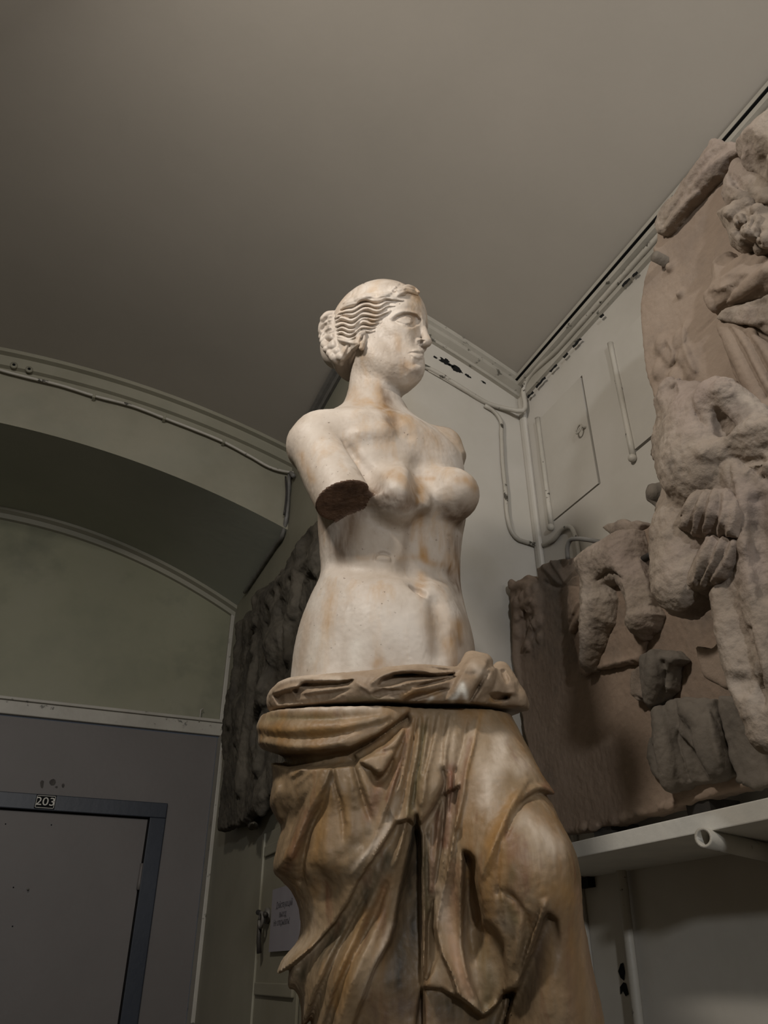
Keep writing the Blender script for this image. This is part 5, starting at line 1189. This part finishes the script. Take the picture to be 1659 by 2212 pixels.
    plate('chest_garment', c6((1190, 1500), (1280, 1590), (1400, 1510), (1600, 1560), (1800, 1600), (1800, 1800), (1500, 1960), (1300, 2010), (1190, 2040), (1080, 2150), (1030, 2080), (970, 1960), (1040, 1850), (1050, 1650), (1120, 1550)), .022, .035, .035, m=SL, seed=5, amp2=.0008, lines=[
        (c6((1180, 1990, .7), (1300, 1950, 1), (1450, 1840, 1), (1600, 1700, 1)), .019), (c6((1750, 1480, 1), (1588, 1570, 1), (1450, 1680, 1), (1340, 1780, 1), (1240, 1900, 1), (1160, 2030, 1), (1080, 2130, 1)), -.005),
        (c6((1180, 2040, .6), (1350, 2000, 1), (1500, 1900, 1)), -.009), (c6((990, 1930, .6), (1060, 2060, 1), (1090, 2110, .6)), .008), (c6((1130, 1880, .8), (1200, 1860, 1)), .012)])
    plate('lower_garment', c6((1080, 2150), (1190, 2050), (1340, 2010), (1520, 1960), (1800, 1800), (1800, 2420), (1600, 2330), (1500, 2240), (1330, 2200), (1160, 2180)), .024, .02, .02, seed=6, lines=[(c6((1400, 2010, .7), (1520, 1980, 1)), -.012), (c6((1120, 2150, .6), (1300, 2170, 1), (1500, 2200, 1)), .009)])
    plate('sweeping_folds', c7((1140, -20), (1300, -70), (1700, 60), (1800, 900), (1620, 930), (1560, 900), (1450, 780), (1300, 600), (1230, 400), (1190, 200)), .012, .012, .02, m=SL, seed=7, rough=.002, amp2=.0006, lines=[
        (c7((1160, 20, .7), (1250, 170, 1), (1350, 370, 1), (1470, 610, 1), (1600, 820, 1)), .019, .0), (c7((1270, 0, .7), (1380, 200, 1), (1500, 430, 1), (1620, 640, 1)), .018, .1), (c7((1450, 60, .7), (1550, 240, 1), (1650, 400, 1)), .016, .1),
        (c7((1215, 40, .5), (1310, 220, 1), (1420, 440, 1), (1560, 690, 1)), -.010), (c7((1500, 70, .8), (1650, 120, 1)), -.012), (c7((1380, 80, .5), (1480, 280, 1), (1620, 520, 1)), -.010)])
    # the broken torso with its leg
    T = Relief(c7((640, 530), (760, 545), (860, 530), (1000, 520), (1130, 470), (1260, 520), (1360, 700), (1440, 820), (1520, 960), (1800, 900)) + [(1760, 1700), (1690, 1680)] +
               [(1652, 1600), (1623, 1550), (1601, 1495), (1580, 1445), (1569, 1401), (1560, 1362), (1540, 1311), (1525, 1284), (1486, 1309), (1453, 1327), (1439, 1322), (1431, 1289), (1423, 1250), (1428, 1203), (1417, 1130), (1412, 1102), (1431, 1062), (1418, 1030), (1409, 1012), (1403, 980), (1406, 948), (1413, 926), (1414, 894), (1411, 866), (1425, 835)], X - .03, .05, h=.003, front=.12, ymin=.28, bulge=.032, bs=.035, rough=.006, seed=8)
    B, L = T.B, T.L
    B(1490, 930, (.045, .06, .08), .02, .03); B(1480, 1000, (.04, .06, .07), .02, .03); B(1548, 855, (.04, .035, .04), .03, .02); B(1450, 1180, (.045, .05, .08), .02, .03); B(1455, 1255, (.04, .05, .06), .02, .02)
    L(c7((1160, 640, .8), (1280, 780, 1), (1400, 900, 1), (1500, 1000, 1)), .036, .0, .010)
    L(c7((1100, 850, .5), (1140, 930, 1), (1200, 1050, 1.3)), -.016, -.2, .006)
    L(c7((860, 740, .5), (900, 880, 1), (1000, 960, .8)), -.010); L(c7((1130, 505, .6), (1250, 530, .8)), -.009); L(c7((580, 620, .6), (620, 560, 1), (740, 590, .8), (740, 640, .5)), .010); B(1451, 838, (.016, .012, .007), .012, .004, -1)
    L(c7((980, 1230, .7), (1150, 1200, 1), (1350, 1150, 1), (1600, 1080, 1)), .024, .1, .010)
    L(c7((1230, 1100, .6), (1400, 1000, 1), (1600, 980, 1)), .018, .1, .008); L(c7((1230, 1310, .6), (1330, 1360, 1), (1500, 1330, 1)), -.016, -.1, .006)
    L(c7((1380, 1440, .6), (1480, 1380, 1), (1600, 1370, 1)), .010); L(c7((1480, 1420, .6), (1600, 1500, 1)), -.010)
    L(c7((1220, 1340, .6), (1210, 1500, 1), (1240, 1640, .8)), -.008); L(c7((1240, 1340, .7), (1300, 1500, 1), (1370, 1680, 1), (1400, 1900, 1), (1420, 2100, 1)), .022, .15, .010)
    L([(1620, 1180, .8), (1628, 1260, 1), (1645, 1350, 1), (1660, 1450, 1)], .024, .15, .010); L([(1638, 1080, .7), (1640, 1180, 1), (1655, 1280, .8)], -.018, -.1, .01)
    L([(1560, 1290, .8), (1578, 1350, 1), (1592, 1410, 1), (1605, 1460, 1), (1630, 1520, 1), (1660, 1590, 1)], .030, .1, .012)
    L([(1615, 1360, .8), (1630, 1430, 1), (1650, 1520, 1)], -.010, .2); B(1600, 1475, (.02, .02, .02), .01, .008, -1)
    T.obj('torso_and_leg', RS, r, loc, .0024, 22, .0016, 100)
    plate('cloth_bunch', c4((1130, 380), (1180, 330), (1150, 280), (1240, 145), (1300, 160), (1400, 150), (1450, 200), (1500, 300), (1490, 460), (1440, 445), (1300, 415), (1250, 430), (1200, 430)), .072, .02, .015, seed=9, front=.08, rnd=.005, lines=[
        (c4((1215, 200, .6), (1180, 280, 1), (1160, 370, .7)), .012), (c4((1280, 190, .6), (1250, 290, 1), (1220, 400, .7)), .012), (c4((1340, 180, .6), (1320, 300, 1), (1290, 400, .7)), .012), (c4((1400, 190, .6), (1400, 300, 1), (1370, 420, .7)), .011), (c4((1460, 240, .6), (1455, 340, 1), (1430, 430, .7)), .011),
        (c4((1250, 190, .5), (1222, 280, 1), (1190, 400, .7)), -.010), (c4((1310, 180, .5), (1280, 300, 1), (1255, 410, .7)), -.010), (c4((1370, 180, .5), (1360, 300, 1), (1330, 400, .7)), -.009)])
    plate('cloth_bunch', c4((1310, 418), (1482, 468), (1490, 500), (1400, 680), (1300, 722), (1212, 772), (1178, 745), (1190, 680), (1230, 600)), .066, .02, .015, seed=10, front=.08, rnd=.005, lines=[
        (c4((1330, 450, .6), (1280, 560, 1), (1220, 700, .7)), .012), (c4((1390, 460, .6), (1340, 580, 1), (1270, 710, .7)), .012), (c4((1450, 480, .6), (1400, 590, 1), (1330, 690, .7)), .012),
        (c4((1360, 450, .5), (1310, 580, 1), (1245, 710, .7)), -.010), (c4((1420, 470, .5), (1370, 590, 1), (1300, 700, .7)), -.010)])
    for (x, y, X0, X1, rr) in [(1414, 553, X - .03, UR - .01, .011), (1408, 1062, X + .01, UR - .01, .016)]:
        a = atX(x, y, X0); pg = tube('wall_peg', [a, a + [X1 - X0, .03, 0]], rr, M['relief_grey'], None, 14); tag(pg, 'upper short round peg between the wall cornice and the tall relief' if y < 800 else 'lower dark round peg holding the left edge of the tall relief off the wall', 'peg', 'pegs holding the tall relief')

def lower_relief():
    X = 1.115; loc = atX(1400, 1760, X)
    r = empty('low_relief', tuple(loc)); tag(r, 'wide brown relief slab with broken figure fragments standing on the white shelf', 'relief')
    A = Relief([(1098, 1285), (1106, 1262), (1136, 1241), (1160, 1252), (1156, 1226), (1190, 1212), (1232, 1203), (1290, 1185), (1330, 1160), (1372, 1150), (1400, 1135), (1415, 1105), (1500, 1080), (1900, 1000), (2100, 1300), (2000, 1580),
                (1660, 1690), (1600, 1700), (1550, 1715), (1450, 1744), (1350, 1772), (1238, 1800), (1180, 1800), (1150, 1700), (1128, 1560), (1116, 1500), (1112, 1440), (1104, 1380)], X, .045, ymin=.45, front=.14)
    L, B = A.L, A.B
    B(1142, 1285, (.03, .035, .045), .01, .012); B(1160, 1300, (.03, .03, .04), .01, .012); B(1125, 1300, (.025, .025, .04), .01, .01)
    L([(1118, 1310, .8), (1120, 1360, 1), (1118, 1400, .9), (1120, 1440, .8), (1126, 1480, .5)], .020, .3, .008)
    L([(1165, 1330, .8), (1155, 1365, 1), (1140, 1400, .9)], .020, .3, .01)
    L([(1150, 1290, .6), (1132, 1330, 1), (1135, 1370, .8)], -.007, .2, .004)
    L([(1140, 1340, .6), (1152, 1365, 1), (1130, 1410, .6)], -.006, .2, .004)
    L([(1165, 1215, .6), (1190, 1240, 1), (1210, 1262, .6)], .010, .2, .005); L([(1190, 1212, .6), (1212, 1240, 1), (1222, 1260, .6)], .009, .2, .005)
    L([(1175, 1255, .6), (1200, 1268, 1), (1222, 1264, .6)], -.007, .2, .004)
    for p_ in [[(1112, 1270), (1130, 1262), (1150, 1270)], [(1110, 1300), (1128, 1310), (1150, 1300)]]: L([(x, y, 1) for x, y in p_], .014, .2)
    for i_ in range(14): A.B(1105 + (i_ * 37) % 62, 1262 + (i_ * 53) % 150, (.012, .014, .016), .008, .006)
    rb_ = random.Random(8)
    for i_ in range(18):
        x_ = 1236 + rb_.uniform(0, 220); q_ = rb_.uniform(.6, 1.8); A.B(x_, 1800 - (x_ - 1236) * .257 - rb_.uniform(2, 8), (.005 * q_, .010 * q_, .006 * q_), .004, .006)
    A.obj('slab', M['relief_slab'], r, loc, .0014, 22, .0008, 120)
    def plate(name, poly, dX, bulge, bs=.025, m=M['relief_stone'], lines=(), blobs=(), rough=.004, amp=.0014, amp2=.0010, th=.03, seed=0, front=.09, rnd=.006):
        T = Relief(poly, X - dX, th, h=.003, front=front, rough=rough, seed=seed, ymin=.4, bulge=bulge, bs=bs, rnd=rnd)
        for b_ in blobs: T.B(*b_)
        for l_ in lines: T.L(*l_)
        return T.obj(name, m, r, loc, amp, 30, amp2, 130)
    plate('fragment_backing', c4((455, 720), (560, 640), (880, 560), (960, 820), (915, 1090), (880, 1190), (760, 1215), (620, 1235), (535, 1262), (515, 1130), (480, 1020), (455, 950)), .014, .0, m=M['relief_slab'], rough=.005, th=.016, seed=4, lines=[
        (c4((640, 1225, .6), (760, 1195, 1), (870, 1170, .7)), .008)])
    plate('wing_fragment', c4((455, 720), (565, 740), (565, 900), (480, 1022), (455, 950)), .026, .010, m=M['relief_slab'], seed=5, th=.02, lines=[(c4((560, 800, .6), (510, 870, 1), (480, 930, .7)), .008), (c4((562, 870, .6), (520, 930, 1), (478, 1000, .7)), .008), (c4((560, 835, .6), (500, 910, 1), (470, 960, .7)), -.007)])
    plate('torso_fragment', c4((530, 570), (620, 480), (720, 440), (780, 400), (870, 390), (885, 450), (905, 560), (940, 700), (962, 850), (1000, 900), (960, 985), (900, 1062), (860, 1030), (830, 980), (850, 900), (815, 780), (765, 715), (715, 735), (742, 810), (722, 960), (700, 1000), (640, 1140), (605, 1235), (560, 1245), (565, 900), (570, 720), (530, 640)),
          .026, .050, .022, seed=6, amp=.0022, amp2=.0014, lines=[(c4((880, 600, .6), (920, 720, 1), (945, 850, .8)), .012), (c4((640, 700, .6), (700, 660, 1), (780, 690, .6)), -.012)])
    plate('draped_leg_fragment', c4((908, 1150), (980, 1110), (1080, 1115), (1132, 1170), (1085, 1210), (1072, 1350), (965, 1490), (920, 1420), (905, 1300)), .03, .035, .02, m=M['relief_grey'], seed=7, lines=[(c4((970, 1150, .8), (975, 1280, 1), (960, 1420, .8)), .020, .1, .006), (c4((1080, 1180, .7), (1050, 1230, .7)), .014, .1, .006), (c4((1030, 1190, .6), (1050, 1300, 1), (1000, 1430, .6)), -.010)])
    plate('draped_leg_fragment', c4((960, 1500), (1060, 1412), (1320, 1400), (1360, 1560), (1380, 1700), (1425, 1850), (1320, 1900), (1200, 1925), (1060, 1950), (1020, 1860), (965, 1680)), .022, .018, .02, m=M['relief_grey'], seed=9, lines=[
        (c4((1010, 1500, .8), (1040, 1620, 1), (1060, 1750, 1.1), (1080, 1900, 1)), .026, -.15, .006), (c4((1130, 1640, .7), (1190, 1760, 1.2), (1230, 1880, 1.2)), -.022, .1, .012), (c4((1180, 1480, .9), (1280, 1560, 1.1), (1330, 1680, 1.1), (1370, 1820, 1)), .026, .0, .010), (c4((1110, 1590, .6), (1200, 1640, 1), (1260, 1720, 1), (1320, 1850, .8)), .012), (c4((1100, 1430, .5), (1110, 1600, 1), (1150, 1800, 1), (1180, 1900, .7)), -.012), (c4((1300, 1500, .7), (1330, 1650, 1), (1370, 1800, .8)), .012)])
    plate('edge_chunk', c4((940, 1580), (970, 1680), (1000, 1800), (1020, 1900), (960, 1860), (930, 1760)), .012, .01, m=M['relief_grey'], seed=11)
    # small head-like disc fragment
    K = Relief([(1356, 1475), (1362, 1450), (1385, 1436), (1398, 1450), (1402, 1490), (1396, 1520), (1372, 1518), (1358, 1500)], X - .03, .03, front=.06, h=.003, seed=2)
    K.L([(1372, 1505, .7), (1385, 1515, 1), (1392, 1520, .6)], -.008, .0, .004)
    K.obj('disc_fragment', M['relief_stone'], r, loc, .001, 40, .0005, 120)
    # right fragment with the thin crack beside it
    R_ = Relief([(1546, 1500), (1700, 1540), (1760, 1660), (1660, 1700), (1612, 1700), (1590, 1690), (1572, 1640), (1558, 1580)], X - .022, .025, front=.06, ymin=.45, h=.0035, seed=5)
    R_.L([(1585, 1680, .6), (1620, 1700, 1), (1660, 1690, 1)], .012, .2, .008)
    R_.obj('corner_fragment', M['relief_grey'], r, loc, .0022, 30, .001, 120)
    # light-toned shard on top, grey slab piece
    S_ = Relief([(1298, 1138), (1315, 1130), (1352, 1128), (1372, 1124), (1382, 1132), (1372, 1150), (1345, 1160), (1322, 1158)], X - .01, .05, front=.06, h=.003, seed=3)
    S_.B(1335, 1140, (.025, .03, .02), .0, .01); S_.obj('pale_shard', M['relief_stone'], r, loc, .001, 40, .0004, 120)
    # iron hooks
    hp = [atX(1227, 1208, X - .012), atX(1226, 1180, X - .02), atX(1231, 1168, X - .02), atX(1245, 1164, X - .02), atX(1270, 1166, X - .015), atX(1302, 1172, X - .005), atX(1330, 1176, X + .02)]
    tube('iron_hook', [p - loc for p in smooth_path(hp, .008)], .0058, M['metal_grey'], r, 10)
    hp = [atX(1385, 1211, X - .02), atX(1404, 1200, X - .018), atX(1428, 1182, X - .01)]
    tube('iron_hook', [p - loc for p in hp], .008, M['metal_dark'], r, 10)

def side_relief():
    X = .655; loc = atX(560, 1700, X)
    r = empty('dark_relief', tuple(loc)); tag(r, 'dark irregular relief slab hung on the side wall behind the statue', 'relief')
    A = Relief([(740, 1095), (700, 1112), (672, 1135), (655, 1152), (632, 1190), (615, 1220), (590, 1255), (567, 1268), (548, 1310), (516, 1345), (508, 1400), (502, 1470), (487, 1500), (484, 1560), (478, 1600), (484, 1650), (478, 1700), (472, 1760), (470, 1795),
                (500, 1788), (540, 1755), (600, 1700), (660, 1650), (760, 1560), (860, 1450), (860, 1150), (800, 1090)], X, .05, h=.0045, front=.10, rough=.008, seed=7)
    L = lambda p, rr, s_=.3, k=.022: A.L(p, rr, s_, k)
    for pts, rr in [([(560, 1300), (556, 1400), (548, 1500), (535, 1600), (525, 1700)], .035), ([(610, 1260), (600, 1350), (590, 1450), (575, 1560), (560, 1660)], .03),
                    ([(660, 1180), (650, 1240), (640, 1330), (630, 1420)], .035), ([(580, 1480), (560, 1540), (550, 1600), (556, 1660)], .02), ([(520, 1350), (515, 1450), (500, 1560)], .03),
                    ([(590, 1280), (620, 1250), (650, 1230), (680, 1200)], .02), ([(560, 1280), (580, 1290), (600, 1330)], .018), ([(690, 1140), (684, 1180), (690, 1240)], .025)]:
        L([(x, y, 1) for x, y in pts], rr)
    for pts, rr in [([(575, 1320), (572, 1420), (560, 1520), (548, 1600)], -.022), ([(630, 1290), (618, 1380), (602, 1480)], -.022), ([(598, 1270), (592, 1300)], -.018), ([(540, 1420), (525, 1520), (510, 1620)], -.016)]:
        L([(x, y, 1) for x, y in pts], rr, .2)
    rs = random.Random(3)
    for i_ in range(46):
        x_, y_ = rs.uniform(500, 800), rs.uniform(1180, 1740)
        if x_ < 478 + (1800 - y_) * .02 or y_ > 1790 - (x_ - 470) * .68 or y_ < 1330 - (x_ - 520) * 1.25: continue
        s_ = rs.uniform(.6, 1.4); A.B(x_, y_, (.03 * s_, .05 * s_, .07 * s_), .01, .03)
        if i_ % 2: L([(x_, y_, .6), (x_ - rs.uniform(5, 25), y_ + 50, 1), (x_ - rs.uniform(5, 40), y_ + 110, .6)], -.016 if i_ % 4 == 1 else .016, .3, .02)
    A.obj('carved_slab', M['relief_dark'], r, loc, .007, 16, .002, 70)
    for (x, y, l) in [(550, 1322, 0), (508, 1417, 0)]:
        a = atX(x, y, X + .02); tube('mounting_peg', [a - loc, a + [.055, -.01, 0] - loc], .012, M['metal_dark'], r, 10)
upper_relief(); lower_relief(); side_relief()
print('reliefs', time.time() - _t)

# grey stone block behind the tall relief
gb = Relief([(1391, 1060), (1398, 1046), (1420, 1038), (1450, 1040), (1470, 1080), (1440, 1110), (1412, 1098), (1392, 1082)], 1.185, .05, front=.05, h=.004, pad=.03)
lo_ = atX(1420, 1080, 1.185); V, Q = finish(gb.F, .001, 30)
o = np_mesh('stone_block', V - lo_.astype(np.float32), Q, M['relief_grey']); o.location = tuple(lo_)
tag(o, 'dark grey stone knob sticking out beside the edge of the tall relief', 'stone')

# shelf
y_end = 1.66
sh = empty('wall_shelf', (UR, 1.0, 1.70)); so = np.array([UR, 1.0, 1.70]); tag(sh, 'white painted shelf on the right wall carrying the brown relief slab', 'shelf')
box('board', np.array([1.0, .15, 1.695]) - so, np.array([UR, y_end, 1.7247]) - so, M['white_paint'], sh, .002)
a = atX(1519, 1809, .985); b2 = np.array([UR, atX(1700, 1852, UR)[1], atX(1700, 1852, UR)[2]])
tube('bracket_tube', [a - so, (a + b2) / 2 - so, b2 - so], .0155, M['trim_paint'], sh, 18, hollow=True)
tube('bracket_tube', [a - so + [0, -1.0 + .35, 0], b2 - so + [0, -1.0 + .35, 0]], .0155, M['trim_paint'], sh, 18, hollow=True)
for y, lab_ in ((1.45, 'dark timber block under the relief slab, beside the knee of the statue'), (1.16, 'dark timber block under the middle of the relief slab on the shelf'), (.90, 'dark timber block under the relief slab, nearest to the open tube end')):
    z1 = atX(1350, 1772, 1.115)[2]
    wdg = box('timber_block', (1.125, y - .03, 1.7247), (1.20, y + .03, z1 + .006), M['metal_dark'])
    tag(wdg, lab_, 'block', 'timber blocks under the relief slab')
# pedestal below the statue
pd = empty('pedestal', (D * math.sin(YAW), D * math.cos(YAW), 0), -YAW); tag(pd, 'plain grey pedestal block that carries the plaster statue', 'pedestal')
box('plinth', (-.34, -.38, 0), (.40, .30, .80), M['relief_grey'], pd, .01); box('top_slab', (-.37, -.41, .80), (.43, .33, .885), M['relief_grey'], pd, .012)
